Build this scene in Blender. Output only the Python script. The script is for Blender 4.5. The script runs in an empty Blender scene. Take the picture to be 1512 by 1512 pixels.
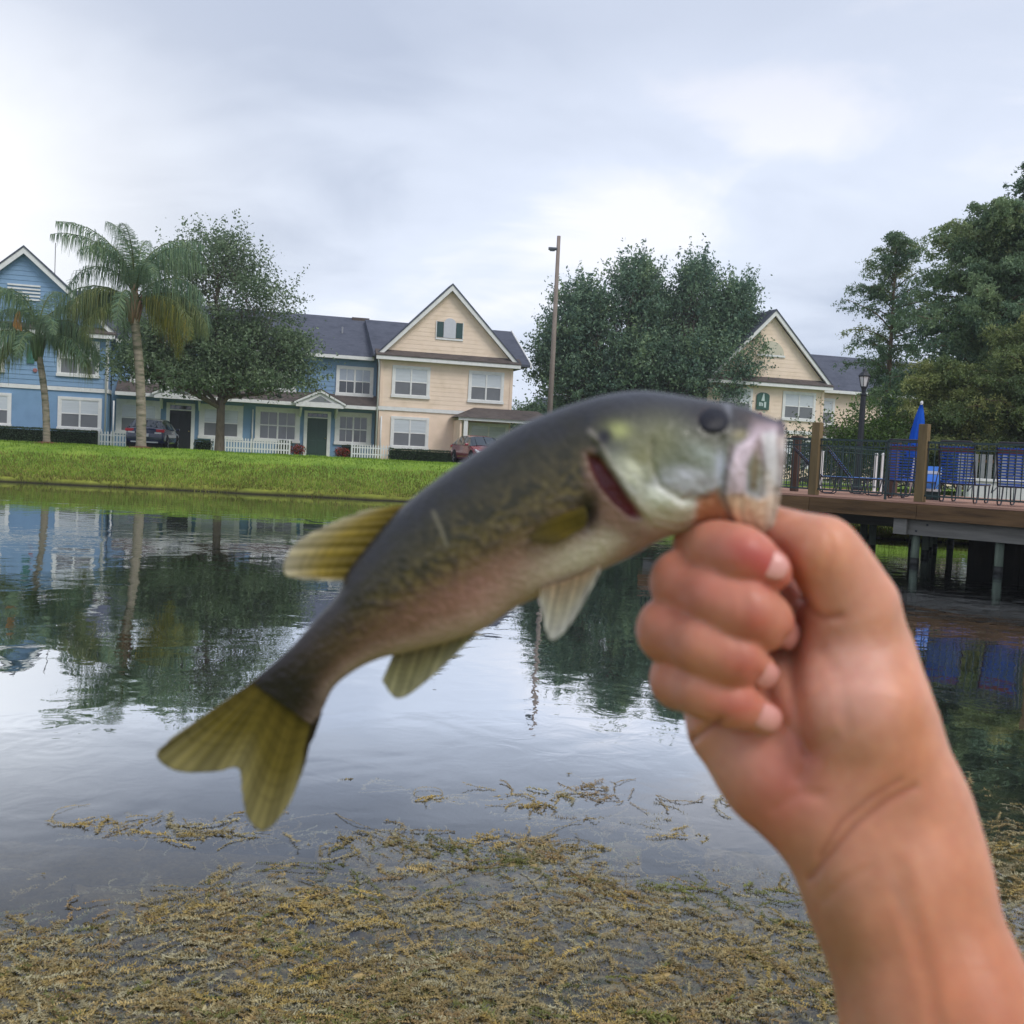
import bpy, bmesh, math, random
import numpy as np
from mathutils import Vector, Matrix, noise as mnoise
random.seed(7)
RNG = np.random.default_rng(7)
C = bpy.context.scene.collection
scene = bpy.context.scene

# ---------------------------------------------------------------- camera
F = 1512.0
PITCH = -math.atan(84 / 1512.0); ROLL = 0.050
EYE = np.array([0.0, 0.0, 1.6])
_up = np.array([0, -math.sin(PITCH), math.cos(PITCH)]); FW = np.array([0, math.cos(PITCH), math.sin(PITCH)])
_rt = np.array([1.0, 0, 0])
UP = _up * math.cos(ROLL) - _rt * math.sin(ROLL); RT = _rt * math.cos(ROLL) + _up * math.sin(ROLL)
cam_data = bpy.data.cameras.new('camera'); cam = bpy.data.objects.new('camera', cam_data); C.objects.link(cam)
cam_data.sensor_fit = 'HORIZONTAL'; cam_data.sensor_width = 36; cam_data.lens = 36.0
cam_data.clip_start = 0.02; cam_data.clip_end = 2000
cam.matrix_world = Matrix(((RT[0], UP[0], -FW[0], EYE[0]), (RT[1], UP[1], -FW[1], EYE[1]), (RT[2], UP[2], -FW[2], EYE[2]), (0, 0, 0, 1)))
cam_data.dof.use_dof = True; cam_data.dof.focus_distance = 30.0; cam_data.dof.aperture_fstop = 17
scene.camera = cam

# ---------------------------------------------------------------- world, sun, exposure
SUN_EL = math.radians(50); SUN_AZ = math.radians(135)      # azimuth from +Y towards +X: behind the camera, to the right
world = bpy.data.worlds.new('World'); scene.world = world; world.use_nodes = True
wn = world.node_tree.nodes; wl = world.node_tree.links; wn.clear()
def W(t, **k):
    n = wn.new(t)
    for a, b in k.items(): setattr(n, a, b)
    return n
w_out = W('ShaderNodeOutputWorld'); sky = W('ShaderNodeTexSky'); sky.sky_type = 'NISHITA'; sky.sun_disc = False
sky.sun_elevation = SUN_EL; sky.sun_rotation = SUN_AZ; sky.dust_density = 3; sky.air_density = 1.2
bg_sky = W('ShaderNodeBackground'); bg_sky.inputs[1].default_value = 0.09; wl.new(sky.outputs[0], bg_sky.inputs[0])
tc = W('ShaderNodeTexCoord'); sep = W('ShaderNodeSeparateXYZ'); wl.new(tc.outputs['Generated'], sep.inputs[0])
def WM(op, a, b=None, c=None, clamp=False):
    n = W('ShaderNodeMath', operation=op, use_clamp=clamp)
    for i, v in enumerate((a, b, c)):
        if v is None: continue
        if isinstance(v, (int, float)): n.inputs[i].default_value = v
        else: wl.new(v, n.inputs[i])
    return n.outputs[0]
zc = WM('ADD', WM('MAXIMUM', WM('ABSOLUTE', sep.outputs[2]), 0.0), 0.30)
cx = WM('DIVIDE', sep.outputs[0], zc); cy = WM('DIVIDE', sep.outputs[1], zc)
comb = W('ShaderNodeCombineXYZ'); wl.new(cx, comb.inputs[0]); wl.new(cy, comb.inputs[1])
def wnoise(scale, detail, rough, loc, sc=(1, 1, 1), dist=0.0):
    mp = W('ShaderNodeMapping'); mp.inputs['Location'].default_value = loc; mp.inputs['Scale'].default_value = sc
    wl.new(comb.outputs[0], mp.inputs[0])
    n = W('ShaderNodeTexNoise'); n.inputs['Scale'].default_value = scale; n.inputs['Detail'].default_value = detail
    n.inputs['Roughness'].default_value = rough; n.inputs['Distortion'].default_value = dist
    wl.new(mp.outputs[0], n.inputs['Vector']); return n.outputs[0]
n1 = wnoise(0.95, 4, 0.45, (8.1, 3.6, 0), (1.0, 1.25, 1), 0.4)
n2 = wnoise(2.6, 6, 0.55, (3.0, 0.2, 4), (1, 1.4, 1), 0.6)
cl = WM('ADD', WM('MULTIPLY', n1, 0.78), WM('MULTIPLY', n2, 0.22))
ramp = W('ShaderNodeValToRGB'); wl.new(cl, ramp.inputs[0])
el = ramp.color_ramp.elements
el[0].position = 0.38; el[0].color = (0.385, 0.44, 0.56, 1)
el[1].position = 0.60; el[1].color = (0.79, 0.80, 0.87, 1)
e = el.new(0.47); e.color = (0.555, 0.61, 0.725, 1)
e = el.new(0.55); e.color = (0.63, 0.685, 0.805, 1)
# brighter, warmer cloud low on the left, where the hidden sun is nearest to the horizon line
dotn = W('ShaderNodeVectorMath', operation='DOT_PRODUCT'); wl.new(tc.outputs['Generated'], dotn.inputs[0])
_g = Vector((-0.52, 0.84, 0.155)).normalized(); dotn.inputs[1].default_value = _g
glow = WM('POWER', WM('MAXIMUM', dotn.outputs['Value'], 0.0), 36.0)
gmix = W('ShaderNodeMix', data_type='RGBA', blend_type='MIX'); wl.new(WM('MULTIPLY', glow, 0.80, clamp=True), gmix.inputs[0])
wl.new(ramp.outputs[0], gmix.inputs[6]); gmix.inputs[7].default_value = (1.0, 0.985, 0.95, 1)
# the cloud deck is a deeper blue-grey higher up
hi_ = W('ShaderNodeMapRange', interpolation_type='SMOOTHSTEP'); hi_.inputs[1].default_value = 0.20; hi_.inputs[2].default_value = 0.46; hi_.inputs[4].default_value = 0.62
wl.new(WM('ABSOLUTE', sep.outputs[2]), hi_.inputs[0]); himix = W('ShaderNodeMix', data_type='RGBA', blend_type='MIX'); wl.new(WM('MULTIPLY', hi_.outputs[0], WM('SUBTRACT', 1.62, n1)), himix.inputs[0])
wl.new(gmix.outputs[2], himix.inputs[6]); himix.inputs[7].default_value = (0.42, 0.47, 0.585, 1)
# pale haze near the horizon
hz = WM('POWER', WM('SUBTRACT', 1.0, WM('MINIMUM', WM('ABSOLUTE', sep.outputs[2]), 1.0)), 9.0)
hmix = W('ShaderNodeMix', data_type='RGBA', blend_type='MIX'); wl.new(WM('MULTIPLY', hz, 0.55), hmix.inputs[0])
wl.new(himix.outputs[2], hmix.inputs[6]); hmix.inputs[7].default_value = (0.635, 0.71, 0.84, 1)
bg_cl = W('ShaderNodeBackground'); wl.new(hmix.outputs[2], bg_cl.inputs[0]); bg_cl.inputs[1].default_value = 1.10
wmix = W('ShaderNodeMixShader'); wmix.inputs[0].default_value = 0.93
wl.new(bg_sky.outputs[0], wmix.inputs[1]); wl.new(bg_cl.outputs[0], wmix.inputs[2]); wl.new(wmix.outputs[0], w_out.inputs[0])

sd = bpy.data.lights.new('sun', 'SUN'); sd.energy = 1.35; sd.angle = math.radians(25); sd.color = (1.0, 0.96, 0.91)
sun = bpy.data.objects.new('sun', sd); C.objects.link(sun)
_sv = Vector((math.sin(SUN_AZ) * math.cos(SUN_EL), math.cos(SUN_AZ) * math.cos(SUN_EL), math.sin(SUN_EL)))
sun.rotation_euler = _sv.to_track_quat('Z', 'Y').to_euler(); sun.location = (0, 0, 40)
scene.view_settings.view_transform = 'Standard'; scene.view_settings.look = 'None'
scene.view_settings.gamma = 1; scene.view_settings.use_curve_mapping = False
scene.view_settings.exposure = 0.32
scene.cycles.max_bounces = 8; scene.cycles.transparent_max_bounces = 24
scene.cycles.diffuse_bounces = 3; scene.cycles.glossy_bounces = 3; scene.cycles.caustics_reflective = False; scene.cycles.caustics_refractive = False

# ---------------------------------------------------------------- helpers
def at(px, py, Y):
    """photo pixel -> world point at depth Y"""
    d = FW + RT * (px - 756) / F - UP * (py - 756) / F
    return EYE + d * (Y / d[1])
def on(px, py, z):
    d = FW + RT * (px - 756) / F - UP * (py - 756) / F
    return EYE + d * ((z - EYE[2]) / d[2])
def near(px, py, d):
    """hand and fish: photo pixel at distance d along the view -> world"""
    return EYE + FW * d + RT * (px - 756) / F * d - UP * (py - 756) / F * d
def lin(r, g, b, k=1.0):
    def s(c):
        c /= 255.0
        return (c / 12.92 if c <= 0.04045 else ((c + 0.055) / 1.055) ** 2.4) * k
    return (s(r), s(g), s(b))

MATS = {}
def mat(name, col, rough=0.6, spec=0.3, metal=0.0, var=0.12, scale=6.0, bump=0.0, bscale=40.0, attr=None, sss=0.0, trans=0.0, coat=0.0, stretch=(1, 1, 1), wear=None, obj_rand=0.0):
    """one procedural Principled material: base colour broken up by two noises, optional bump, vertex colour, translucency, wear"""
    if name in MATS: return MATS[name]
    m = bpy.data.materials.new(name); m.use_nodes = True; nt = m.node_tree; N = nt.nodes; L = nt.links; N.clear()
    out = N.new('ShaderNodeOutputMaterial'); b = N.new('ShaderNodeBsdfPrincipled')
    tcn = N.new('ShaderNodeTexCoord'); mp = N.new('ShaderNodeMapping'); mp.inputs['Scale'].default_value = stretch
    L.new(tcn.outputs['Object'], mp.inputs[0])
    n = N.new('ShaderNodeTexNoise'); n.inputs['Scale'].default_value = scale; n.inputs['Detail'].default_value = 6; n.inputs['Roughness'].default_value = 0.62
    L.new(mp.outputs[0], n.inputs['Vector'])
    mr = N.new('ShaderNodeMapRange'); mr.inputs[1].default_value = 0.3; mr.inputs[2].default_value = 0.7
    mr.inputs[3].default_value = 1 - var; mr.inputs[4].default_value = 1 + var; L.new(n.outputs[0], mr.inputs[0])
    mul = N.new('ShaderNodeVectorMath'); mul.operation = 'SCALE'
    if attr:
        a = N.new('ShaderNodeAttribute'); a.attribute_name = attr; src = a.outputs['Color']
    else:
        rgb = N.new('ShaderNodeRGB'); rgb.outputs[0].default_value = (*col, 1); src = rgb.outputs[0]
    if wear:
        wc, wamt, wscale = wear
        wnz = N.new('ShaderNodeTexNoise'); wnz.inputs['Scale'].default_value = wscale; wnz.inputs['Detail'].default_value = 8
        L.new(mp.outputs[0], wnz.inputs['Vector'])
        wr = N.new('ShaderNodeMapRange'); wr.inputs[1].default_value = 0.48; wr.inputs[2].default_value = 0.68; wr.inputs[4].default_value = wamt
        L.new(wnz.outputs[0], wr.inputs[0])
        mx = N.new('ShaderNodeMix'); mx.data_type = 'RGBA'; L.new(wr.outputs[0], mx.inputs[0]); L.new(src, mx.inputs[6]); mx.inputs[7].default_value = (*wc, 1)
        src = mx.outputs[2]
    L.new(src, mul.inputs[0])
    if obj_rand:
        oi = N.new('ShaderNodeObjectInfo'); r2 = N.new('ShaderNodeMapRange'); r2.inputs[3].default_value = 1 - obj_rand; r2.inputs[4].default_value = 1 + obj_rand
        L.new(oi.outputs['Random'], r2.inputs[0]); mm = N.new('ShaderNodeMath'); mm.operation = 'MULTIPLY'
        L.new(mr.outputs[0], mm.inputs[0]); L.new(r2.outputs[0], mm.inputs[1]); L.new(mm.outputs[0], mul.inputs['Scale'])
    else: L.new(mr.outputs[0], mul.inputs['Scale'])
    L.new(mul.outputs[0], b.inputs['Base Color'])
    b.inputs['Roughness'].default_value = rough; b.inputs['Specular IOR Level'].default_value = spec; b.inputs['Metallic'].default_value = metal
    if coat: b.inputs['Coat Weight'].default_value = coat; b.inputs['Coat Roughness'].default_value = 0.08
    if sss:
        b.inputs['Subsurface Weight'].default_value = 1.0; b.inputs['Subsurface Radius'].default_value = (1.0, 0.35, 0.2)
        b.inputs['Subsurface Scale'].default_value = sss
    if bump:
        n3 = N.new('ShaderNodeTexNoise'); n3.inputs['Scale'].default_value = bscale; n3.inputs['Detail'].default_value = 5
        L.new(mp.outputs[0], n3.inputs['Vector'])
        bp = N.new('ShaderNodeBump'); bp.inputs['Strength'].default_value = 0.6; bp.inputs['Distance'].default_value = bump
        L.new(n3.outputs[0], bp.inputs['Height']); L.new(bp.outputs[0], b.inputs['Normal'])
    if trans:
        t = N.new('ShaderNodeBsdfTranslucent'); L.new(mul.outputs[0], t.inputs[0]); ms = N.new('ShaderNodeMixShader'); ms.inputs[0].default_value = trans
        L.new(b.outputs[0], ms.inputs[1]); L.new(t.outputs[0], ms.inputs[2]); L.new(ms.outputs[0], out.inputs[0])
    else: L.new(b.outputs[0], out.inputs[0])
    MATS[name] = m
    return m

def np_mesh(name, v, f, col=None, smooth=False):
    """v (n,3); f (m,k) one face size; col (n,3) or (m,3)"""
    v = np.asarray(v, dtype=np.float32).reshape(-1, 3); f = np.asarray(f, dtype=np.int32)
    me = bpy.data.meshes.new(name); me.vertices.add(len(v)); me.vertices.foreach_set('co', v.ravel())
    k = f.shape[1]; me.loops.add(f.size); me.loops.foreach_set('vertex_index', f.ravel())
    me.polygons.add(len(f)); me.polygons.foreach_set('loop_start', np.arange(0, f.size, k, dtype=np.int32))
    me.polygons.foreach_set('loop_total', np.full(len(f), k, dtype=np.int32))
    if smooth: me.polygons.foreach_set('use_smooth', np.ones(len(f), dtype=bool))
    me.update(calc_edges=True)
    if col is not None:
        col = np.asarray(col, dtype=np.float32)
        dom = 'POINT' if len(col) == len(v) else 'FACE'
        a = me.attributes.new('col', 'FLOAT_COLOR', dom)
        a.data.foreach_set('color', np.concatenate([col, np.ones((len(col), 1), np.float32)], axis=1).ravel())
    return me

def link(name, me, m=None, parent=None, loc=None, rot=None):
    o = bpy.data.objects.new(name, me); C.objects.link(o)
    if m is not None and me is not None and len(me.materials) == 0: me.materials.append(m)
    if parent is not None: o.parent = parent
    if loc is not None: o.location = loc
    if rot is not None: o.rotation_euler = rot
    return o
def tag(o, label=None, cat=None, group=None, kind=None):
    if label: o['label'] = label
    if cat: o['category'] = cat
    if group: o['group'] = group
    if kind: o['kind'] = kind
    return o
def thing(name, label, cat, loc=(0, 0, 0), rz=0.0, group=None):
    o = link(name, None, loc=loc, rot=(0, 0, rz)); return tag(o, label, cat, group)
def copy_tree(o, parent=None):
    c = o.copy(); C.objects.link(c)
    if parent is not None: c.parent = parent
    for ch in list(o.children): copy_tree(ch, c)
    return c

class MB:
    """collects boxes, prisms, tubes and lathes as one mesh"""
    def __init__(s): s.v = []; s.f = []
    def add(s, vs, fs):
        k = len(s.v); s.v += [tuple(map(float, p)) for p in vs]; s.f += [tuple(i + k for i in f) for f in fs]; return s
    def box(s, x0, x1, y0, y1, z0, z1):
        return s.add([(x0, y0, z0), (x1, y0, z0), (x1, y1, z0), (x0, y1, z0), (x0, y0, z1), (x1, y0, z1), (x1, y1, z1), (x0, y1, z1)],
                     [(0, 3, 2, 1), (4, 5, 6, 7), (0, 1, 5, 4), (1, 2, 6, 5), (2, 3, 7, 6), (3, 0, 4, 7)])
    def prism(s, poly, y0, y1):
        """poly in xz extruded along y"""
        n = len(poly); vs = [(p[0], y0, p[1]) for p in poly] + [(p[0], y1, p[1]) for p in poly]
        fs = [tuple(range(n)), tuple(range(2 * n - 1, n - 1, -1))] + [(i, i + n, (i + 1) % n + n, (i + 1) % n) for i in range(n)]
        return s.add(vs, fs)
    def prismx(s, poly, x0, x1):
        """poly in yz extruded along x"""
        n = len(poly); vs = [(x0, p[0], p[1]) for p in poly] + [(x1, p[0], p[1]) for p in poly]
        fs = [tuple(range(n)), tuple(range(2 * n - 1, n - 1, -1))] + [(i, i + n, (i + 1) % n + n, (i + 1) % n) for i in range(n)]
        return s.add(vs, fs)
    def beam(s, p, q, w, h, up=(0, 0, 1)):
        """box between two points, w across, h along up"""
        p = np.array(p, float); q = np.array(q, float); d = q - p; d /= np.linalg.norm(d)
        a = np.cross(d, up); a /= np.linalg.norm(a); b = np.cross(a, d)
        vs = []
        for e in (p, q):
            for (i, j) in ((-1, -1), (1, -1), (1, 1), (-1, 1)): vs.append(e + a * i * w / 2 + b * j * h / 2)
        return s.add(vs, [(0, 1, 2, 3), (7, 6, 5, 4), (0, 4, 5, 1), (1, 5, 6, 2), (2, 6, 7, 3), (3, 7, 4, 0)])
    def tube(s, pts, rad, n=8, caps=True):
        pts = [np.array(p, float) for p in pts]; m = len(pts)
        if not hasattr(rad, '__len__'): rad = [rad] * m
        k = len(s.v); prev = None; vs = []
        for i in range(m):
            d = pts[min(i + 1, m - 1)] - pts[max(i - 1, 0)]; d /= (np.linalg.norm(d) + 1e-9)
            if prev is None:
                ref = np.array([0, 0, 1.0]) if abs(d[2]) < 0.9 else np.array([1.0, 0, 0]); a = np.cross(d, ref)
            else: a = prev - d * np.dot(prev, d)
            a /= (np.linalg.norm(a) + 1e-9); prev = a; b = np.cross(d, a)
            for j in range(n):
                t = 2 * math.pi * j / n; vs.append(pts[i] + rad[i] * (a * math.cos(t) + b * math.sin(t)))
        fs = [(i * n + j, i * n + (j + 1) % n, (i + 1) * n + (j + 1) % n, (i + 1) * n + j) for i in range(m - 1) for j in range(n)]
        if caps: fs += [tuple(range(n - 1, -1, -1)), tuple(range((m - 1) * n, m * n))]
        return s.add(vs, fs)
    def lathe(s, prof, n=12, c=(0, 0, 0)):
        vs = [(c[0] + r * math.cos(2 * math.pi * j / n), c[1] + r * math.sin(2 * math.pi * j / n), c[2] + z) for r, z in prof for j in range(n)]
        m = len(prof)
        fs = [(i * n + j, i * n + (j + 1) % n, (i + 1) * n + (j + 1) % n, (i + 1) * n + j) for i in range(m - 1) for j in range(n)]
        fs += [tuple(range(n - 1, -1, -1)), tuple(range((m - 1) * n, m * n))]
        return s.add(vs, fs)
    def mesh(s, name, smooth=False):
        me = bpy.data.meshes.new(name); me.from_pydata(s.v, [], s.f)
        if smooth: me.polygons.foreach_set('use_smooth', np.ones(len(me.polygons), dtype=bool))
        me.update(); return me
    def obj(s, name, m, parent=None, smooth=False, bevel=0.0, loc=None, rot=None):
        me = s.mesh(name, smooth)
        bm = bmesh.new(); bm.from_mesh(me); bmesh.ops.recalc_face_normals(bm, faces=bm.faces); bm.to_mesh(me); bm.free()
        o = link(name, me, m, parent, loc, rot)
        if bevel:
            b = o.modifiers.new('bevel', 'BEVEL'); b.width = bevel; b.segments = 2; b.limit_method = 'ANGLE'
        return o
# ================================================================ GROUND AND WATER
SH = [(-400, 31.2), (-3.5, 31.6), (-0.5, 31.8), (2, 31), (4.5, 28.8), (7, 26.4), (9.3, 25.2), (12, 24.6), (16, 24.0), (30, 23.0), (400, 20)]
def shore(x): return float(np.interp(x, [p[0] for p in SH], [p[1] for p in SH]))
def hnoise(x, y, s): return mnoise.noise(Vector((x * s, y * s, 3.1)))
def ground_z(x, y):
    if y < 8:                                   # the bank the photographer stands on
        s = 0.9 + 0.15 * hnoise(x, 0, 0.6) - y
        if s < 0: return max(-0.9, s * 0.22 - 0.02) if y < 8 else -0.9
        return min(0.12, s * 0.25)
    s = y - shore(x) - 0.28 * hnoise(x, y, 0.8) - 0.07 * hnoise(x, y, 4.1)
    if s < 0: return max(-1.2, s * 0.5 - 0.05)
    z = float(np.interp(s, [0, 0.06, 0.5, 2.2, 4.0, 5.2, 8.5, 14, 80, 400], [0, 0.15, 0.24, 0.60, 0.99, 1.15, 1.15, 0.99, 0.99, 1.4]))
    z *= 1 - 0.62 * min(1, max(0, (x - 2.5) / 3)) * min(1, max(0, (8.5 - s) / 3.5)) * (1 if s > 0.3 else s / 0.3)
    return z + 0.035 * hnoise(x, y, 0.45) * min(1, s / 2) * (1.0 if s < 14 else 0.2)
xs = np.unique(np.concatenate([np.linspace(-400, -40, 16), np.linspace(-40, 26, 265), np.linspace(26, 400, 16)]))
ys = np.unique(np.concatenate([np.linspace(-60, 0, 8), np.linspace(0, 8, 33), np.linspace(8, 22, 20), np.linspace(22, 40, 181), np.linspace(40, 70, 61), np.linspace(70, 900, 24)]))
gv = np.array([(x, y, ground_z(x, y)) for y in ys for x in xs]); nx = len(xs)
gf = np.array([(j * nx + i, j * nx + i + 1, (j + 1) * nx + i + 1, (j + 1) * nx + i) for j in range(len(ys) - 1) for i in range(nx - 1)])
gm = bpy.data.materials.new('lawn'); gm.use_nodes = True; N = gm.node_tree.nodes; L = gm.node_tree.links; b = N['Principled BSDF']
geo = N.new('ShaderNodeNewGeometry')
def gn(scale, det, ro, sc=(1, 1, 1)):
    mp = N.new('ShaderNodeMapping'); mp.inputs['Scale'].default_value = sc; L.new(geo.outputs['Position'], mp.inputs[0])
    n = N.new('ShaderNodeTexNoise'); n.inputs['Scale'].default_value = scale; n.inputs['Detail'].default_value = det; n.inputs['Roughness'].default_value = ro
    L.new(mp.outputs[0], n.inputs['Vector']); return n.outputs[0]
r1 = N.new('ShaderNodeValToRGB'); L.new(gn(0.9, 7, 0.65), r1.inputs[0])
r1.color_ramp.elements[0].position = 0.36; r1.color_ramp.elements[0].color = (*lin(106, 136, 52), 1)
r1.color_ramp.elements[1].position = 0.66; r1.color_ramp.elements[1].color = (*lin(144, 168, 70), 1)
r2 = N.new('ShaderNodeValToRGB'); L.new(gn(2.6, 8, 0.7), r2.inputs[0])          # yellowed, drier grass on the bank
r2.color_ramp.elements[0].position = 0.35; r2.color_ramp.elements[0].color = (*lin(112, 120, 50), 1)
r2.color_ramp.elements[1].position = 0.65; r2.color_ramp.elements[1].color = (*lin(150, 156, 70), 1)
spz = N.new('ShaderNodeSeparateXYZ'); L.new(geo.outputs['Position'], spz.inputs[0])
def mrange(src, a, c):
    m = N.new('ShaderNodeMapRange'); m.inputs[1].default_value = a; m.inputs[2].default_value = c; L.new(src, m.inputs[0]); return m.outputs[0]
zz = N.new('ShaderNodeMath'); zz.operation = 'ADD'; L.new(spz.outputs[2], zz.inputs[0])
zm = N.new('ShaderNodeMath'); zm.operation = 'MULTIPLY'; zm.inputs[1].default_value = 0.7; L.new(gn(0.7, 4, 0.6), zm.inputs[0]); L.new(zm.outputs[0], zz.inputs[1])
m1 = N.new('ShaderNodeMix'); m1.data_type = 'RGBA'; L.new(mrange(zz.outputs[0], 0.50, 0.95), m1.inputs[0]); L.new(r2.outputs[0], m1.inputs[6]); L.new(r1.outputs[0], m1.inputs[7])
m2 = N.new('ShaderNodeMix'); m2.data_type = 'RGBA'; L.new(mrange(spz.outputs[2], 0.01, 0.12), m2.inputs[0]); m2.inputs[6].default_value = (0.034, 0.030, 0.020, 1); L.new(m1.outputs[2], m2.inputs[7])
L.new(m2.outputs[2], b.inputs['Base Color']); b.inputs['Roughness'].default_value = 0.9; b.inputs['Specular IOR Level'].default_value = 0.1
bp = N.new('ShaderNodeBump'); bp.inputs['Distance'].default_value = 0.05; bp.inputs['Strength'].default_value = 0.8; L.new(gn(9, 6, 0.8), bp.inputs['Height']); L.new(bp.outputs[0], b.inputs['Normal'])
tag(link('ground', np_mesh('ground', gv, gf, smooth=True), gm), kind='structure')

# water sheet
wm = bpy.data.materials.new('pond_water'); wm.use_nodes = True; N = wm.node_tree.nodes; L = wm.node_tree.links; N.clear()
out = N.new('ShaderNodeOutputMaterial'); geo = N.new('ShaderNodeNewGeometry')
def gn(scale, det, ro, sc=(1, 1, 1), dist=0.0):
    mp = N.new('ShaderNodeMapping'); mp.inputs['Scale'].default_value = sc; L.new(geo.outputs['Position'], mp.inputs[0])
    n = N.new('ShaderNodeTexNoise'); n.inputs['Scale'].default_value = scale; n.inputs['Detail'].default_value = det; n.inputs['Roughness'].default_value = ro; n.inputs['Distortion'].default_value = dist
    L.new(mp.outputs[0], n.inputs['Vector']); return n.outputs[0]
def mth(op, a, c=None, cl=False):
    n = N.new('ShaderNodeMath'); n.operation = op; n.use_clamp = cl
    for i, v in enumerate((a, c)):
        if v is None: continue
        if isinstance(v, (int, float)): n.inputs[i].default_value = v
        else: L.new(v, n.inputs[i])
    return n.outputs[0]
# gentle wind ripples, a little stronger in patches; rings where something touched the water
patch = mrange(gn(0.22, 2, 0.5), 0.40, 0.65)
dk_ = N.new('ShaderNodeVectorMath'); dk_.operation = 'DISTANCE'; L.new(geo.outputs['Position'], dk_.inputs[0]); dk_.inputs[1].default_value = (9.0, 14.0, 0)
nd = mth('MULTIPLY', mth('SUBTRACT', 1.0, mth('DIVIDE', dk_.outputs['Value'], 9.0), cl=True), 0.014)
hgt = mth('ADD', mth('MULTIPLY', gn(1.1, 2, 0.5, dist=0.8), 0.009), mth('MULTIPLY', gn(4.2, 3, 0.5, dist=0.6), mth('ADD', mth('MULTIPLY', patch, 0.0022), 0.0013)))
for (rx, ry, amp, rr) in ((-2.50, 5.55, 0.0004, 0.42), (-2.25, 5.15, 0.0003, 0.34)):
    vm = N.new('ShaderNodeVectorMath'); vm.operation = 'DISTANCE'; L.new(geo.outputs['Position'], vm.inputs[0]); vm.inputs[1].default_value = (rx, ry, 0)
    dd = vm.outputs['Value']
    ring = mth('MULTIPLY', mth('SINE', mth('MULTIPLY', dd, 62.0)), mth('MULTIPLY', mth('SUBTRACT', 1.0, mth('DIVIDE', dd, rr), cl=True), amp))
    hgt = mth('ADD', hgt, ring)
bp = N.new('ShaderNodeBump'); bp.inputs['Distance'].default_value = 1.0; bp.inputs['Strength'].default_value = 0.55; L.new(hgt, bp.inputs['Height'])
hgt = mth('ADD', hgt, mth('MULTIPLY', gn(3.0, 3, 0.55, (0.5, 1.2, 1), 0.5), nd))
L.new(hgt, bp.inputs['Height'])
fr = N.new('ShaderNodeFresnel'); fr.inputs['IOR'].default_value = 1.33; L.new(bp.outputs[0], fr.inputs['Normal'])
fac = mth('MINIMUM', mth('MULTIPLY', mth('POWER', fr.outputs[0], 1.9), 14.5), 0.84)
gl = N.new('ShaderNodeBsdfGlossy'); gl.inputs['Roughness'].default_value = 0.01; gl.inputs[0].default_value = (0.93, 0.96, 1.0, 1); L.new(bp.outputs[0], gl.inputs['Normal'])
tr = N.new('ShaderNodeBsdfTransparent'); tr.inputs[0].default_value = (0.84, 0.88, 0.87, 1)
df = N.new('ShaderNodeBsdfDiffuse'); df.inputs[0].default_value = (0.040, 0.052, 0.060, 1)
mA = N.new('ShaderNodeMixShader'); mA.inputs[0].default_value = 0.03; L.new(tr.outputs[0], mA.inputs[1]); L.new(df.outputs[0], mA.inputs[2])
mB = N.new('ShaderNodeMixShader'); L.new(fac, mB.inputs[0]); L.new(mA.outputs[0], mB.inputs[1]); L.new(gl.outputs[0], mB.inputs[2]); L.new(mB.outputs[0], out.inputs[0])
tag(link('water', np_mesh('water', [(-400, 0.0, 0), (400, 0.0, 0), (400, 45, 0), (-400, 45, 0)], [(0, 1, 2, 3)]), wm), kind='structure')

# grass blades on the far bank and along its lip
def blades(n, xr, sr, hr, name, cols, wid=0.012):
    x = RNG.uniform(*xr, n); s = sr[0] + (sr[1] - sr[0]) * RNG.random(n) ** 1.3
    y = np.array([shore(a) for a in x]) + s
    z = np.array([ground_z(a, c) for a, c in zip(x, y)])
    h = RNG.uniform(*hr, n); a = RNG.uniform(0, 6.283, n); lean = RNG.normal(0, 0.35, (n, 2)) * h[:, None]
    w = wid * RNG.uniform(0.7, 1.6, n)
    p0 = np.stack([x - np.cos(a) * w, y - np.sin(a) * w, z - 0.01], 1); p1 = np.stack([x + np.cos(a) * w, y + np.sin(a) * w, z - 0.01], 1)
    p2 = np.stack([x + lean[:, 0], y + lean[:, 1], z + h], 1)
    v = np.stack([p0, p1, p2], 1).reshape(-1, 3); f = np.arange(3 * n).reshape(-1, 3)
    c = np.array(cols)[RNG.integers(0, len(cols), n)] * RNG.uniform(0.75, 1.25, (n, 1))
    c = c * np.array([1 + 0.45 * hnoise(a, q_, 0.55) + 0.25 * hnoise(a, q_, 2.2) for a, q_ in zip(x, y)])[:, None]
    return tag(link(name, np_mesh(name, v, f, c), mat('grass_blade', None, 0.85, 0.1, attr='col', var=0.1, trans=0.35)), kind='stuff')
G1 = [lin(126, 156, 58), lin(148, 172, 68), lin(110, 142, 52)]; G2 = [lin(140, 148, 68), lin(120, 138, 58), lin(156, 146, 84), lin(112, 104, 62)]
o = blades(60000, (-24, 16), (0.4, 8.5), (0.03, 0.09), 'lawn_grass', G1); o['label'] = 'short mown green grass covering the far lawn'
o = blades(42000, (-24, 16), (0.0, 3.4), (0.04, 0.13), 'bank_grass', G2); o['label'] = 'taller yellowed grass along the water edge of the far bank'

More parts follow.
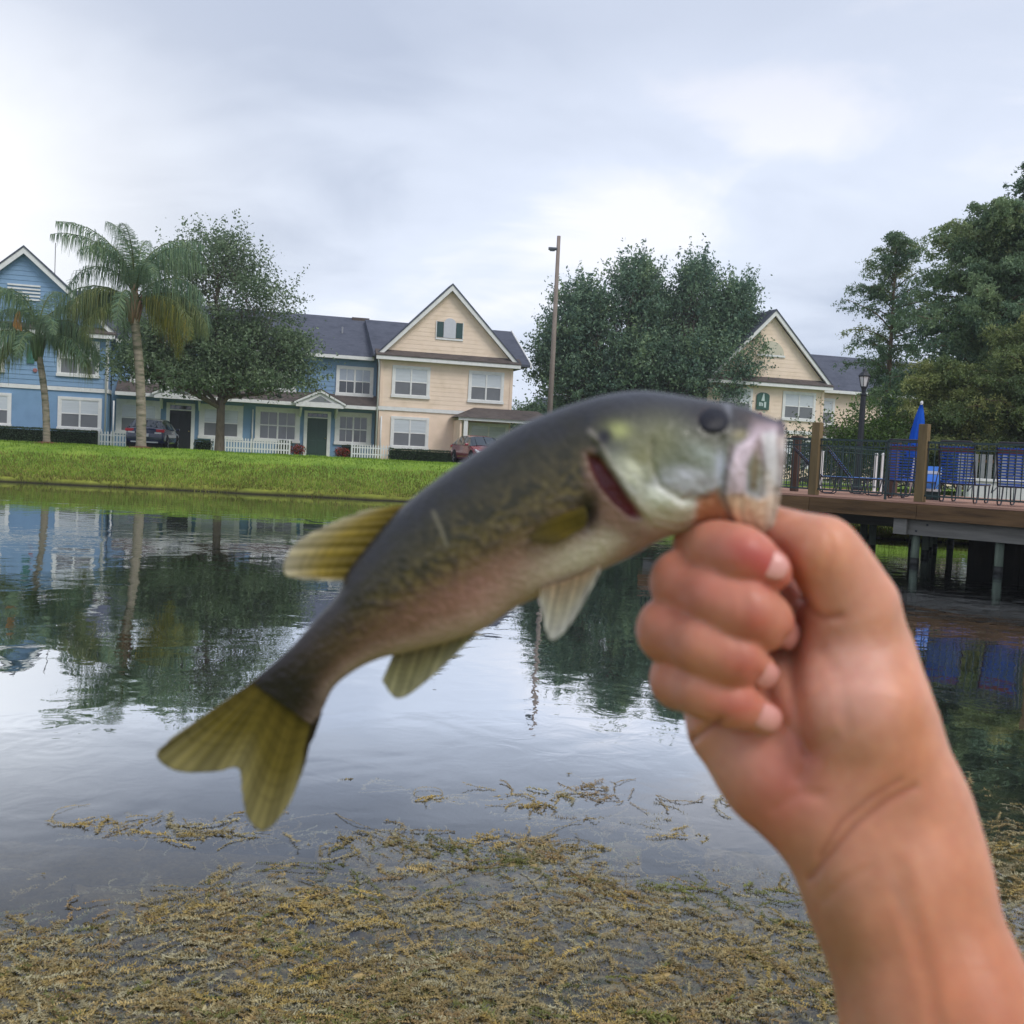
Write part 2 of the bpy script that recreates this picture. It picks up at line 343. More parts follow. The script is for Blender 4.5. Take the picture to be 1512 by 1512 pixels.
# ================================================================ FLOATING WATER WEED
def weed_density(x, y):
    edge = float(np.interp(x, [-3.2, -1.6, -1.3, -1.0, -0.8, -0.45, 0.0, 0.35, 0.75, 1.3, 2.3, 4.0], [3.1, 3.2, 3.35, 3.5, 3.98, 4.03, 4.14, 4.15, 3.92, 3.95, 4.6, 4.8]))
    edge += 0.22 * hnoise(x, y, 2.0)
    d = 1 / (1 + math.exp((y - edge) / 0.06))
    sparse = 0.55 if (y < edge + 0.95 and hnoise(x + 9, y * 1.7, 2.2) > 0.17) else 0.0
    hole = 0.06 if hnoise(x * 0.8 + 3, y * 1.6, 2.6) > 0.21 else 1.0
    hole *= 1.0 if hnoise(x + 5, y * 1.4, 7.5) < 0.24 else 0.15
    return max(d * hole, sparse * 0.55)
V = []; FCS = []; COL = []; kv = 0
TONE = [lin(184, 156, 104), lin(174, 152, 108), lin(156, 134, 86), lin(182, 164, 124), lin(160, 130, 88), lin(126, 124, 66), lin(184, 170, 136), lin(186, 156, 90), lin(172, 154, 118), lin(168, 140, 92)]
cnt = 0; tries = 0; left_ = 0
while cnt < 22500 and tries < 200000:
    tries += 1
    if left_ <= 0:                                # a new tuft: a few short strands that share a direction and a colour
        ty = 2.45 + 3.1 * random.random() ** 1.5; tx = random.uniform(-0.76, 0.84) * ty
        if random.random() > weed_density(tx, ty): continue
        left_ = random.randint(2, 9); tth = 0.35 * hnoise(tx, ty, 1.5) * 3 + random.gauss(0, 0.5); tcol = np.array(random.choice(TONE)) * np.array([0.93, 1.0, 0.98]) * random.uniform(0.82, 1.12); tr_ = random.uniform(0.015, 0.07); tz = random.random()
    left_ -= 1; x = tx + random.gauss(0, tr_ * 1.6); y = ty + random.gauss(0, tr_)
    cnt += 1
    n = random.randint(6, 26) if random.random() < 0.9 else random.randint(26, 46); step = 0.0072 * random.uniform(0.8, 1.25)
    th = tth + random.gauss(0, 0.45) + (math.pi if random.random() < 0.5 else 0)
    turn = random.gauss(0, 0.06)
    sub = min(1, max(0, tz + random.gauss(0, 0.15))); z0 = -0.034 * sub ** 1.4 + 0.003
    if sub < 0.16: z0 = 0.006
    k = np.arange(n); ths = th + turn * k + 0.12 * np.sin(k * 0.5 + x * 50)
    px = x + np.cumsum(np.cos(ths)) * step; py = y + np.cumsum(np.sin(ths)) * step
    pz = z0 + 0.0035 * np.sin(k * random.uniform(0.10, 0.35) + random.random() * 6)
    if random.random() < 0.10: pz = pz + np.maximum(0, (k - n * 0.6)) * 0.0022
    base = tcol * random.uniform(0.85, 1.12)
    P = np.stack([px, py, pz], 1)
    m = 5; ll = random.uniform(0.007, 0.017); lw = random.uniform(0.0020, 0.0040); ll *= 1.7 if random.random() < 0.16 else 1.0
    ang = RNG.uniform(0, 6.283, (n, m)); sp = RNG.uniform(0.15, 1.0, (n, m)) ** 1.3 * ll * 1.2
    fw = np.stack([np.cos(ths), np.sin(ths), np.zeros(n)], 1)[:, None, :]; sd_ = np.stack([-np.sin(ths), np.cos(ths), np.zeros(n)], 1)[:, None, :]
    up_ = np.array([0, 0, 1.0])[None, None, :]
    dr = sd_ * np.cos(ang)[..., None] + up_ * (0.55 * np.sin(ang))[..., None] + fw * RNG.uniform(0.1, 0.8, (n, m, 1))
    tip = P[:, None, :] + dr * sp[..., None]
    off = fw * lw
    tri = np.stack([P[:, None, :] - off + 0 * tip, P[:, None, :] + off + 0 * tip, tip], 2).reshape(-1, 3)
    V.append(tri); q = len(tri) // 3
    COL.append(np.repeat(base[None], q, 0) * RNG.uniform(0.78, 1.18, (q, 1)))
V = np.concatenate(V); COL = np.concatenate(COL)
wd = mat('water_weed', None, 0.55, 0.4, attr='col', var=0.15, scale=30, trans=0.2)
o = link('water_weed', np_mesh('water_weed', V, np.arange(len(V)).reshape(-1, 3), COL), wd)
tag(o, 'tangled mat of tan and olive water weed floating near the bank', 'water weed', kind='stuff')
# the drowned part of the same mat: silty, lumpy weed just under the surface
gx = np.linspace(-4.0, 5.6, 660); gy = np.linspace(2.3, 4.9, 230)
vv = []; cc = []
for yy in gy:
    for xx in gx:
        d = weed_density(xx, yy); h = hnoise(xx, yy * 1.3, 5.0)
        vv.append((xx, yy, -0.010 - 0.40 * (1 - min(1, d)) ** 1.3 + 0.011 * h + 0.011 * hnoise(xx, yy, 22) + 0.008 * hnoise(xx, yy * 1.5, 11)))
        t = 0.5 + 0.5 * hnoise(xx + 2, yy, 9)
        cc.append(np.array(lin(164, 142, 98)) * (0.50 + 0.80 * t) * (0.25 + 0.75 * min(1, d)))  # gaps in the mat painted darker, so they look deep
nx2 = len(gx)
ff = np.array([(j * nx2 + i, j * nx2 + i + 1, (j + 1) * nx2 + i + 1, (j + 1) * nx2 + i) for j in range(len(gy) - 1) for i in range(nx2 - 1)])
o = link('drowned_weed', np_mesh('drowned_weed', vv, ff, cc, smooth=True), mat('silt_weed', None, 0.9, 0.1, attr='col', var=0.45, scale=38, bump=0.01, bscale=90))
tag(o, 'silty brown weed bed just under the water surface', 'weed bed', kind='stuff')
# ================================================================ TOWNHOUSES
YAW = math.radians(15.1)
M_blue = mat('blue_siding', lin(132, 162, 192), 0.7, 0.2, var=0.06, scale=1.2, wear=(lin(110, 140, 168), 0.35, 1.6))
M_blue2 = mat('blue_stucco', lin(128, 160, 192), 0.8, 0.15, var=0.06, scale=1.5, bump=0.004, bscale=60, wear=(lin(106, 136, 166), 0.3, 1.2))
M_cream = mat('cream_siding', lin(242, 220, 198), 0.75, 0.2, var=0.04, scale=1.2, wear=(lin(212, 190, 160), 0.35, 1.5))
M_cream2 = mat('cream_stucco', lin(242, 218, 196), 0.8, 0.15, var=0.05, scale=1.5, bump=0.004, bscale=60, wear=(lin(210, 188, 158), 0.35, 1.2))
M_trim = mat('white_trim', (0.78, 0.78, 0.76), 0.5, 0.3, var=0.04, scale=3, wear=((0.55, 0.55, 0.52), 0.3, 5))
M_roof = mat('asphalt_shingle', lin(88, 92, 104), 0.9, 0.15, var=0.16, scale=5, bump=0.02, bscale=22, stretch=(1, 1, 3), wear=(lin(68, 72, 84), 0.6, 1.3))
M_roof2 = mat('brown_shingle', lin(96, 88, 84), 0.9, 0.15, var=0.16, scale=5, bump=0.02, bscale=22, wear=(lin(70, 66, 66), 0.6, 1.8))
M_upper = mat('blind_behind_glass', lin(196, 202, 206), 0.10, 0.6, var=0.10, scale=0.8, stretch=(1, 1, 14))
M_screen = mat('screened_glass', lin(112, 114, 118), 0.28, 0.5, var=0.15, scale=0.9)
M_dark = mat('dark_glass', lin(52, 58, 66), 0.05, 0.8, var=0.3, scale=0.7)
M_gdoor = mat('green_door_paint', lin(50, 72, 66), 0.45, 0.4, var=0.05)
M_bdoor = mat('black_door_paint', lin(34, 37, 40), 0.45, 0.4, var=0.05)
M_shut = mat('shutter_green', lin(60, 84, 84), 0.6, 0.3, var=0.08)
M_metal = mat('dark_metal', lin(40, 42, 46), 0.4, 0.5, var=0.08)

def window(par, u0, z0, u1, z1, y=0.0, halves=2, upper=None, lower=None, grid=False, t=0.14):
    """double-hung window on a wall whose face is at y; outer trim bounds given"""
    upper = upper or M_upper; lower = lower or M_screen
    f = MB(); a = y - 0.07
    f.box(u0, u0 + t, a, y, z0, z1); f.box(u1 - t, u1, a, y, z0, z1); f.box(u0 + t, u1 - t, a + 0.003, y, z1 - t, z1)
    w = f.obj('window', M_trim, par)
    MB().box(u0 - 0.03, u1 + 0.03, a - 0.04, y, z0 - 0.04, z0 + 0.11).obj('sill', M_trim, w)
    iu0, iu1, iz0, iz1 = u0 + t, u1 - t, z0 + 0.11, z1 - t
    wd_ = (iu1 - iu0) / halves; zm_ = (iz0 + iz1) / 2; r = 0.045
    for h in range(halves):
        p, q = iu0 + h * wd_, iu0 + (h + 1) * wd_
        s = MB()
        s.box(p, p + r, y - 0.05, y - 0.01, iz0, iz1); s.box(q - r, q, y - 0.05, y - 0.01, iz0, iz1)
        s.box(p + r, q - r, y - 0.05, y - 0.01, zm_ - 0.03, zm_ + 0.03); s.box(p + r, q - r, y - 0.049, y - 0.01, iz1 - 0.04, iz1); s.box(p + r, q - r, y - 0.049, y - 0.01, iz0, iz0 + 0.04)
        if grid:
            c_ = (p + q) / 2; s.box(c_ - 0.012, c_ + 0.012, y - 0.043, y - 0.012, iz0 + 0.04, zm_ - 0.03); s.box(c_ - 0.012, c_ + 0.012, y - 0.043, y - 0.012, zm_ + 0.03, iz1 - 0.04)
        if halves > 1 and h == 0: s.box(q - 0.03, q + 0.03, y - 0.064, y - 0.012, iz0, iz1)
        s.obj('sash', M_trim, w)
        for (za, zb, mm, dy) in ((iz0 + 0.04, zm_ - 0.03, lower, 0), (zm_ + 0.03, iz1 - 0.04, upper, 0.008)):
            tilt = random.uniform(-0.003, 0.003)
            me = bpy.data.meshes.new('pane'); me.from_pydata([(p + r, y - 0.026 - dy + tilt, za), (q - r, y - 0.026 - dy, za), (q - r, y - 0.026 - dy, zb), (p + r, y - 0.026 - dy - tilt, zb)], [], [(0, 1, 2, 3)]); me.update()
            link('pane', me, mm, w)
    return w

def lap_siding(par, u0, u1, z0, z1, y, m, tri=None, e=0.235):
    """overlapping boards on a wall face; tri=(peak_u, slope) clips them to a gable"""
    s = MB(); z = z0; pr_ = 0.012 if m is M_cream else 0.024
    while z < z1 - 0.02:
        zt = min(z + e, z1); a, b = u0, u1
        if tri:
            pu, sl, pz = tri; hw = (pz - z) / sl; hw2 = max(0.01, (pz - zt) / sl); a, b = pu - hw, pu + hw; a2, b2 = pu - hw2, pu + hw2
        else: a2, b2 = a, b
        s.add([(a, y - pr_, z), (b, y - pr_, z), (b2, y - 0.003, zt), (a2, y - 0.003, zt), (a, y + 0.01, z), (b, y + 0.01, z), (b2, y + 0.01, zt), (a2, y + 0.01, zt)],
              [(0, 1, 2, 3), (4, 5, 1, 0), (3, 2, 6, 7), (0, 3, 7, 4), (1, 5, 6, 2)])
        z += e
    o = s.obj('siding', m, par); o['kind'] = 'stuff'; return o

def gable_front(th, u0, u1, pk, pz, mw_low, mw_up, depth=8.5, vent='shutter', ez=6.62, slope_y=-0.45, rdep=7.5):
    """two-storey gabled block: wall, belt course, pent roof, gable, rakes, vent and roof"""
    MB().box(u0, u1, 0, depth, 0.75, 3.70).obj('wall', mw_low, th)
    MB().box(u0, u1, 0.002, depth, 3.90, 6.55).obj('wall', mw_up, th)
    MB().box(u0 - 0.05, u1 + 0.05, -0.06, depth + 0.05, 3.70, 3.90).obj('belt_course', M_trim, th)
    lap_siding(th, u0 + 0.13, u1 - 0.13, 3.93, 6.40, 0.0, mw_up)
    for a in (u0, u1 - 0.13): MB().box(a - 0.012, a + 0.142, -0.045, 0.10, 3.92, 6.42).obj('corner_board', M_trim if mw_up is M_blue else mw_low, th)
    # eave fascia and pent roof
    e0, e1 = u0 - 0.32, u1 + 0.32
    MB().box(e0, e1, slope_y - 0.02, slope_y + 0.10, 6.40, 6.62).obj('fascia', M_trim, th)
    MB().box(e0 + 0.04, e1 - 0.04, slope_y + 0.10, 0.0, 6.42, 6.46).obj('soffit', M_trim, th)
    MB().prismx([(slope_y - 0.05, 6.60), (slope_y - 0.05, 6.66), (0.04, 6.98), (0.04, 6.60)], e0 - 0.03, e1 + 0.03).obj('pent_roof', M_roof2, th)
    hw = (u1 - u0) / 2 - 0.10; zb = 6.90; sl = (pz - 0.32 - zb) / (hw - 0.12)
    MB().prism([(pk - hw + 0.1, zb - 0.4), (pk + hw - 0.1, zb - 0.4), (pk + hw - 0.1, zb), (pk, pz - 0.30), (pk - hw + 0.1, zb)], 0.03, 0.30).obj('gable_wall', mw_up, th)
    lap_siding(th, 0, 0, zb, pz - 0.36, 0.03, mw_up, tri=(pk, sl, pz - 0.30))
    # rakes: white boards, proud; roof slabs behind them
    run = hw + 0.30
    zl = pz - sl * run
    for sgn in (-1, 1):
        MB().prism([(pk, pz), (pk + sgn * run, zl), (pk + sgn * run, zl - 0.34), (pk, pz - 0.36)][::sgn], -0.32, -0.20).obj('rake_board', M_trim, th)
        MB().prism([(pk, pz - 0.12), (pk + sgn * run, zl - 0.12), (pk + sgn * run, zl - 0.18), (pk, pz - 0.18)][::sgn], -0.20, 0.03).obj('rake_soffit', M_trim, th)
        MB().prism([(pk, pz + 0.03), (pk + sgn * (run + 0.03), zl - 0.01), (pk + sgn * (run + 0.03), zl - 0.10), (pk, pz - 0.06)][::sgn], -0.36, rdep).obj('roof', M_roof, th)
    if vent == 'shutter':
        s = MB().box(pk - 0.77, pk + 0.77, -0.03, 0.03, 7.72, 7.82); v = s.obj('attic_vent', M_trim, th)
        for a in (-0.72, 0.36): MB().box(pk + a, pk + a + 0.36, -0.035, 0.005, 7.86, 8.70).obj('shutter', M_shut, v)
        p = MB(); p.prism([(pk - 0.34, 7.84), (pk + 0.34, 7.84), (pk + 0.34, 8.62)] + [(pk + 0.34 * math.cos(t), 8.62 + 0.30 * math.sin(t)) for t in np.linspace(0.3, 2.84, 6)] + [(pk - 0.34, 8.62)], -0.045, 0.005); p.obj('vent_panel', mat('vent_white', lin(200, 202, 208), 0.6, var=0.05), v)
        for a in (-0.77, 0.725): MB().box(pk + a, pk + a + 0.045, -0.04, 0.0, 7.82, 8.74).obj('vent_frame', M_trim, v)
    elif vent == 'arch':
        pts = [(pk + 0.85 * math.cos(t), 8.3 + 0.80 * math.sin(t)) for t in np.linspace(0, math.pi, 13)]
        v = MB().prism(pts, -0.03, 0.02).obj('attic_vent', mat('arch_panel', lin(206, 200, 180), 0.7, var=0.05), th)
        MB().box(pk - 0.93, pk + 0.93, -0.05, 0.02, 8.18, 8.296).obj('vent_sill', M_trim, v)
    elif vent == 'round':
        for k in range(5): MB().box(pk - 0.75, pk + 0.75, -0.05, 0.0, 8.05 + k * 0.17, 8.13 + k * 0.17).obj('vent_slat', M_trim, th)

def downspout(th, u, y, z0, z1, kink=None):
    pts = [(u, y, z0), (u, y, z1 - 0.35)]
    if kink: pts += [(u + kink[0], y + kink[1], z1)]
    MB().tube(pts, 0.045, 6).obj('downspout', M_trim, th, smooth=True)

# ---- cream gabled house
cream = thing('gabled_townhouse', 'cream two storey townhouse with steep white-edged gable and twin green attic shutters', 'townhouse', (0, 57.8, 0), YAW)
gable_front(cream, -7.75, -0.35, -4.06, 10.75, M_cream2, M_cream, rdep=0.9)
window(cream, -7.12, 4.46, -5.03, 6.16); window(cream, -2.87, 4.44, -0.85, 6.16)
window(cream, -7.08, 1.68, -4.98, 3.40)
downspout(cream, -7.86, -0.10, 1.0, 6.45, (-0.1, -0.3)); downspout(cream, -7.62, -0.10, 1.0, 3.7)
# main roof behind the front gable, with its right-hand gable end
MB().prismx([(-0.3, 6.55), (-0.3, 6.68), (4.4, 9.02), (9.1, 6.68), (9.1, 6.55)], -8.2, 0.55).obj('roof', M_roof, cream)
MB().prismx([(-0.36, 6.50), (-0.36, 6.74), (4.4, 9.11), (4.4, 8.86)], 0.55, 0.62).obj('rake_board', M_trim, cream)
MB().prismx([(0.1, 6.4), (4.4, 8.7), (8.4, 6.4)], -0.36, -0.34).obj('gable_wall', M_cream, cream)
# corner porch
MB().box(-3.72, 1.5, -1.9, -1.78, 3.34, 3.52).obj('porch_fascia', M_trim, cream)
MB().add([(-3.85, -2.0, 3.50), (1.7, -2.0, 3.50), (1.2, -0.06, 4.12), (-2.5, -0.06, 4.12), (-3.85, -0.06, 3.50), (1.7, -0.06, 3.50)], [(0, 1, 2, 3), (0, 3, 4), (1, 5, 2), (0, 4, 5, 1)]).obj('porch_roof', M_roof2, cream)
for u in (-3.3, 1.2): MB().box(u - 0.11, u + 0.11, -1.86, -1.64, 1.0, 3.34).obj('column', M_trim, cream)
MB().box(-3.6, -3.5, -1.75, 0.0, 1.0, 3.34).obj('porch_wall', M_cream2, cream)
window(cream, -2.75, 1.55, -0.45, 3.3)

# ---- blue middle row
row = thing('terraced_townhouse', 'blue two storey terrace between the two gabled ends with low porch roofs and grey shingles', 'townhouse', (0, 57.8, 0), YAW)
MB().box(-21.5, -7.80, 1.2, 9.0, 0.8, 3.75).obj('wall', M_blue2, row)
MB().box(-21.5, -7.80, 1.202, 9.0, 3.75, 6.55).obj('wall', M_blue, row)
lap_siding(row, -21.4, -7.9, 4.40, 6.35, 1.2, M_blue)
MB().prismx([(0.70, 6.42), (0.70, 6.58), (5.2, 9.15), (9.9, 6.58), (9.9, 6.42)], -21.3, -7.95).obj('roof', M_roof, row)
MB().box(-21.3, -8.05, 0.60, 0.70, 6.36, 6.54).obj('gutter', M_trim, row)
MB().box(-21.3, -8.05, 0.72, 1.2, 6.38, 6.42).obj('soffit', M_trim, row)
MB().prismx([(0.10, 3.78), (0.10, 3.84), (1.19, 4.46), (1.19, 3.78)], -21.2, -7.45).obj('porch_roof', M_roof2, row)
MB().box(-21.2, -7.45, -0.02, 0.10, 3.66, 3.84).obj('gutter', M_trim, row)
MB().box(-21.2, -7.45, 0.10, 1.19, 3.68, 3.72).obj('soffit', M_trim, row)
for u in (-10.02,): window(row, u, 4.42, u + 2.03, 6.02, 1.17, grid=True, lower=M_dark, upper=mat('sky_lit_glass', lin(150, 160, 172), 0.04, 0.9, var=0.3, scale=0.8))
for u in (-14.2, -17.4, -20.6): window(row, u, 4.42, u + 2.03, 6.02, 1.17)
M_grey = mat('grey_glass', lin(104, 106, 112), 0.08, 0.7, var=0.15, scale=0.8)
window(row, -14.22, 1.70, -11.86, 3.52, 1.2, grid=True, upper=M_grey, lower=M_grey, t=0.22)
window(row, -9.98, 1.74, -7.98, 3.50, 1.2, grid=True, upper=M_grey, lower=M_grey, t=0.22)
window(row, -17.12, 1.70, -14.86, 3.50, 1.2, halves=1, t=0.24); window(row, -21.25, 1.74, -19.05, 3.50, 1.2, halves=1, t=0.24)
for (uc, dm) in ((-10.93, M_gdoor), (-18.05, M_bdoor)):
    MB().prism([(uc - 1.22, 3.86), (uc + 1.22, 3.86), (uc, 4.48)], -0.18, 0.12).obj('pediment', M_trim, row)
    MB().prism([(uc - 0.62, 3.90), (uc + 0.62, 3.90), (uc, 4.24)], -0.195, -0.17).obj('pediment_panel', mat('grey_gable', lin(128, 132, 136), 0.8, var=0.1), row)
    MB().box(uc - 1.25, uc + 1.25, -0.22, 0.14, 3.62, 3.86).obj('entablature', M_trim, row)
    for sg in (-1, 1):
        MB().prism([(uc, 4.62), (uc + sg * 1.42, 3.90), (uc + sg * 1.42, 3.84), (uc, 4.50)][::sg], -0.26, 0.9).obj('portico_roof', M_roof2, row)
        MB().prism([(uc, 4.54), (uc + sg * 1.36, 3.86), (uc + sg * 1.36, 3.76), (uc, 4.42)][::sg], -0.28, -0.262).obj('portico_rake', M_trim, row)
        MB().prismx([(1.18, 3.60), (0.2, 3.60), (0.2, 3.48), (1.05, 3.10), (1.18, 3.10)], uc + sg * 0.95 - 0.05, uc + sg * 0.95 + 0.05).obj('bracket', M_trim, row)
    f = MB(); 
    for a in (-0.72, 0.54): f.box(uc + a, uc + a + 0.18, 1.08, 1.2, 0.98, 3.46)
    f.box(uc - 0.54, uc + 0.54, 1.083, 1.2, 3.34, 3.46); f.box(uc - 0.54, uc + 0.54, 1.083, 1.2, 3.07, 3.13)
    d = f.obj('door', M_trim, row)
    MB().box(uc - 0.54, uc + 0.54, 1.15, 1.2, 1.0, 3.07).obj('door_panel', dm, d)
    for k in range(4): MB().box(uc - 0.52 + k * 0.265, uc - 0.28 + k * 0.265, 1.14, 1.2, 3.15, 3.32).obj('transom_pane', M_dark, d)
    for (a, zz0, zz1) in ((-0.42, 1.15, 1.85), (0.06, 1.15, 1.85), (-0.42, 2.0, 2.9), (0.06, 2.0, 2.9)): MB().box(uc + a, uc + a + 0.36, 1.138, 1.15, zz0, zz1).obj('raised_panel', dm, d, bevel=0.01)
    MB().lathe([(0.0, -0.03), (0.03, -0.02), (0.035, 0.02), (0.0, 0.03)], 8, (uc + 0.44, 1.12, 2.0)).obj('handle', mat('brass', lin(190, 170, 110), 0.3, metal=0.8), d)
downspout(row, -7.62, 0.3, 1.0, 3.7); downspout(row, -14.36, 1.1, 1.0, 3.7)
MB().tube([(-13.6, 3.2, 7.9), (-13.6, 3.2, 8.35)], 0.05, 6).obj('roof_vent', M_metal, row)
MB().tube([(-9.6, 3.2, 7.9), (-9.6, 3.2, 8.35)], 0.05, 6).obj('roof_vent', mat('vent_pipe', lin(150, 152, 158), 0.5), row)
MB().box(-8.9, -7.9, 4.9, 5.1, 8.95, 9.16).obj('ridge_vent', M_roof2, row)

# ---- blue gabled house at the left
bl = thing('gabled_townhouse', 'blue two storey townhouse with steep gable behind the two palms', 'townhouse', (0, 57.8, 0), YAW)
gable_front(bl, -29.7, -21.55, -25.55, 10.65, M_blue2, M_blue, vent='round')
window(bl, -23.95, 4.46, -21.98, 6.26); window(bl, -23.87, 1.78, -21.80, 3.42)
window(bl, -29.0, 1.78, -26.0, 3.42); window(bl, -29.2, 4.46, -26.35, 6.26, upper=M_upper, lower=M_screen)
downspout(bl, -21.62, -0.12, 1.0, 6.45, (0.05, -0.3)); downspout(bl, -21.25, 0.05, 1.0, 3.7)
MB().box(-25.35, -25.0, -0.08, -0.04, 4.95, 5.85).obj('shutter', mat('bright_green', lin(62, 112, 100), 0.6), bl)
MB().lathe([(0.08, -0.02), (0.11, 0), (0.08, 0.02)], 14).obj('alarm_bell', mat('alarm_red', lin(158, 106, 104), 0.6), bl, loc=(-24.95, -0.07, 4.62), rot=(math.pi / 2, 0, 0))
MB().prismx([(-0.3, 6.55), (-0.3, 6.68), (4.4, 9.3), (9.1, 6.68), (9.1, 6.55)], -29.9, -21.3).obj('roof', M_roof, bl)
ant = thing('roof_antenna', 'thin antenna rod standing behind the blue gable peak', 'antenna', (-24.1, 53.2, 9.2)); MB().tube([(0, 0, 0), (0, 0, 2.1)], 0.018, 5).obj('rod', M_metal, ant)

# ---- cream house on the right, behind the pool deck
cr = thing('gabled_townhouse', 'cream townhouse behind the pool deck with arched attic panel and green wall sign', 'townhouse', (18, 62, 0), YAW)
gable_front(cr, -7.2, 0.45, -3.25, 10.92, M_cream2, M_cream, vent='arch')
window(cr, -2.30, 4.52, -0.10, 6.22); window(cr, -6.4, 4.52, -4.3, 6.22); window(cr, -2.3, 1.7, -0.1, 3.4)
window(cr, 0.62, 4.38, 1.95, 6.06, 1.17, halves=1)
MB().box(0.3, 12, 1.2, 9, 0.8, 6.55).obj('wall', M_cream, cr); lap_siding(cr, 0.5, 12, 4.4, 6.35, 1.2, M_cream)
MB().prismx([(0.70, 6.42), (0.70, 6.58), (5.0, 9.15), (9.9, 6.58), (9.9, 6.42)], -1.2, 12.2).obj('roof', M_roof, cr)
MB().prismx([(-0.3, 6.5), (-0.3, 6.68), (4.4, 9.3), (9.1, 6.68), (9.1, 6.5)], -7.5, -1.2).obj('roof', M_roof, cr)
MB().box(0.7, 12.2, 0.60, 0.70, 6.36, 6.54).obj('gutter', M_trim, cr)
MB().prismx([(0.0, 3.6), (0.0, 3.68), (1.19, 4.36), (1.19, 3.6)], 0.46, 12).obj('porch_roof', M_roof2, cr)
MB().box(0.46, 12, -0.10, 0.0, 3.46, 3.66).obj('gutter', M_trim, cr)
window(cr, 5.2, 4.42, 7.2, 6.05, 1.17); window(cr, 5.0, 1.7, 7.2, 3.4, 1.2)
# green arched sign with a sailboat-like emblem and small plates of characters
sg = MB().prism([(-0.42, -0.5), (0.42, -0.5), (0.42, 0.32)] + [(0.42 * math.cos(t), 0.32 + 0.20 * math.sin(t)) for t in np.linspace(0.35, 2.79, 7)] + [(-0.42, 0.32)], -0.035, 0.0)
s = sg.obj('wall_sign', mat('sign_green', lin(56, 92, 80), 0.5, 0.4, var=0.06), None, bevel=0.01)
s.location = Vector((18, 62, 0)) + Vector((math.cos(YAW) * -3.62 + math.sin(YAW) * 0.06, math.sin(YAW) * -3.62 - math.cos(YAW) * 0.06, 5.52)); s.rotation_euler = (0, 0, YAW)
tag(s, 'small green arched sign with a white emblem on the cream wall', 'sign')
M_sw = mat('sign_white', lin(196, 212, 208), 0.5, var=0.04)
MB().prism([(-0.13, 0.02), (0.10, 0.02), (0.05, 0.46), (-0.01, 0.46)], -0.045, -0.036).obj('emblem', M_sw, s)
for (a, b_, c_, d_) in ((-0.26, -0.29, -0.19, -0.07), (-0.17, -0.29, -0.10, -0.07), (-0.07, -0.29, 0.0, -0.10), (0.07, -0.37, 0.20, -0.03)):
    MB().box(a, c_, -0.045, -0.036, b_, d_).obj('character', M_sw, s)
bell = MB().lathe([(0.10, -0.03), (0.13, 0), (0.10, 0.03)], 14).obj('alarm_bell', mat('alarm_red', lin(158, 106, 104), 0.6), None)
bell.location = Vector((18, 62, 0)) + Vector((math.cos(YAW) * -3.75 + math.sin(YAW) * 0.08, math.sin(YAW) * -3.75 - math.cos(YAW) * 0.08, 4.72)); bell.rotation_euler = (math.pi / 2, 0, YAW)
tag(bell, 'small round red alarm bell under the green sign', 'alarm bell')

# far roofs seen past the pole
fh = thing('distant_house', 'dark hip roof of a distant house low behind the wooden pole', 'house', (3.2, 92, 0))
MB().box(-4, 4.5, 0, 8, 1, 4.6).obj('wall', M_cream2, fh)
MB().add([(-4.6, -0.5, 4.5), (5, -0.5, 4.5), (5, 8.5, 4.5), (-4.6, 8.5, 4.5), (-1, 4, 7.1), (1.5, 4, 7.1)], [(0, 1, 5, 4), (1, 2, 5), (2, 3, 4, 5), (3, 0, 4), (3, 2, 1, 0)]).obj('roof', M_roof, fh)

# ---- picket fences
def facade(u, y, z=0.0): return (math.cos(YAW) * u - math.sin(YAW) * y, 57.8 + math.sin(YAW) * u + math.cos(YAW) * y, z)
M_pick = mat('picket_white', (0.76, 0.77, 0.78), 0.55, 0.3, var=0.05, wear=((0.5, 0.5, 0.46), 0.35, 6))
pk_me = MB().prism([(-0.034, 0.0), (0.034, 0.0), (0.034, 0.66), (0.0, 0.74), (-0.034, 0.66)], -0.012, 0.012).mesh('picket'); pk_me.materials.append(M_pick)
def picket_fence(u0, u1, y, label, z=1.04):
    th = thing('picket_fence', label, 'fence', facade(u0, y, z), YAW, 'white picket fences in front of the townhouses')
    L_ = u1 - u0
    for zz_ in (0.18, 0.52): MB().box(0, L_, 0.014, 0.05, zz_, zz_ + 0.07).obj('rail', M_pick, th)
    n = int(L_ / 0.138)
    for i in range(n + 1): link('picket', pk_me, None, th, loc=(i * L_ / n, 0, 0.02 + random.uniform(-0.006, 0.006)), rot=(0, random.uniform(-0.012, 0.012), 0))
    for a in (0, L_): MB().box(a - 0.05, a + 0.05, 0.05, 0.15, -0.1, 0.80).obj('post', M_pick, th)
picket_fence(-16.4, -12.45, -0.55, 'long white picket fence behind the oak trunk')
picket_fence(-9.2, -7.1, -0.75, 'short white picket fence beside the cream townhouse')
picket_fence(-21.75, -20.2, -1.3, 'short white picket fence behind the dark blue car')

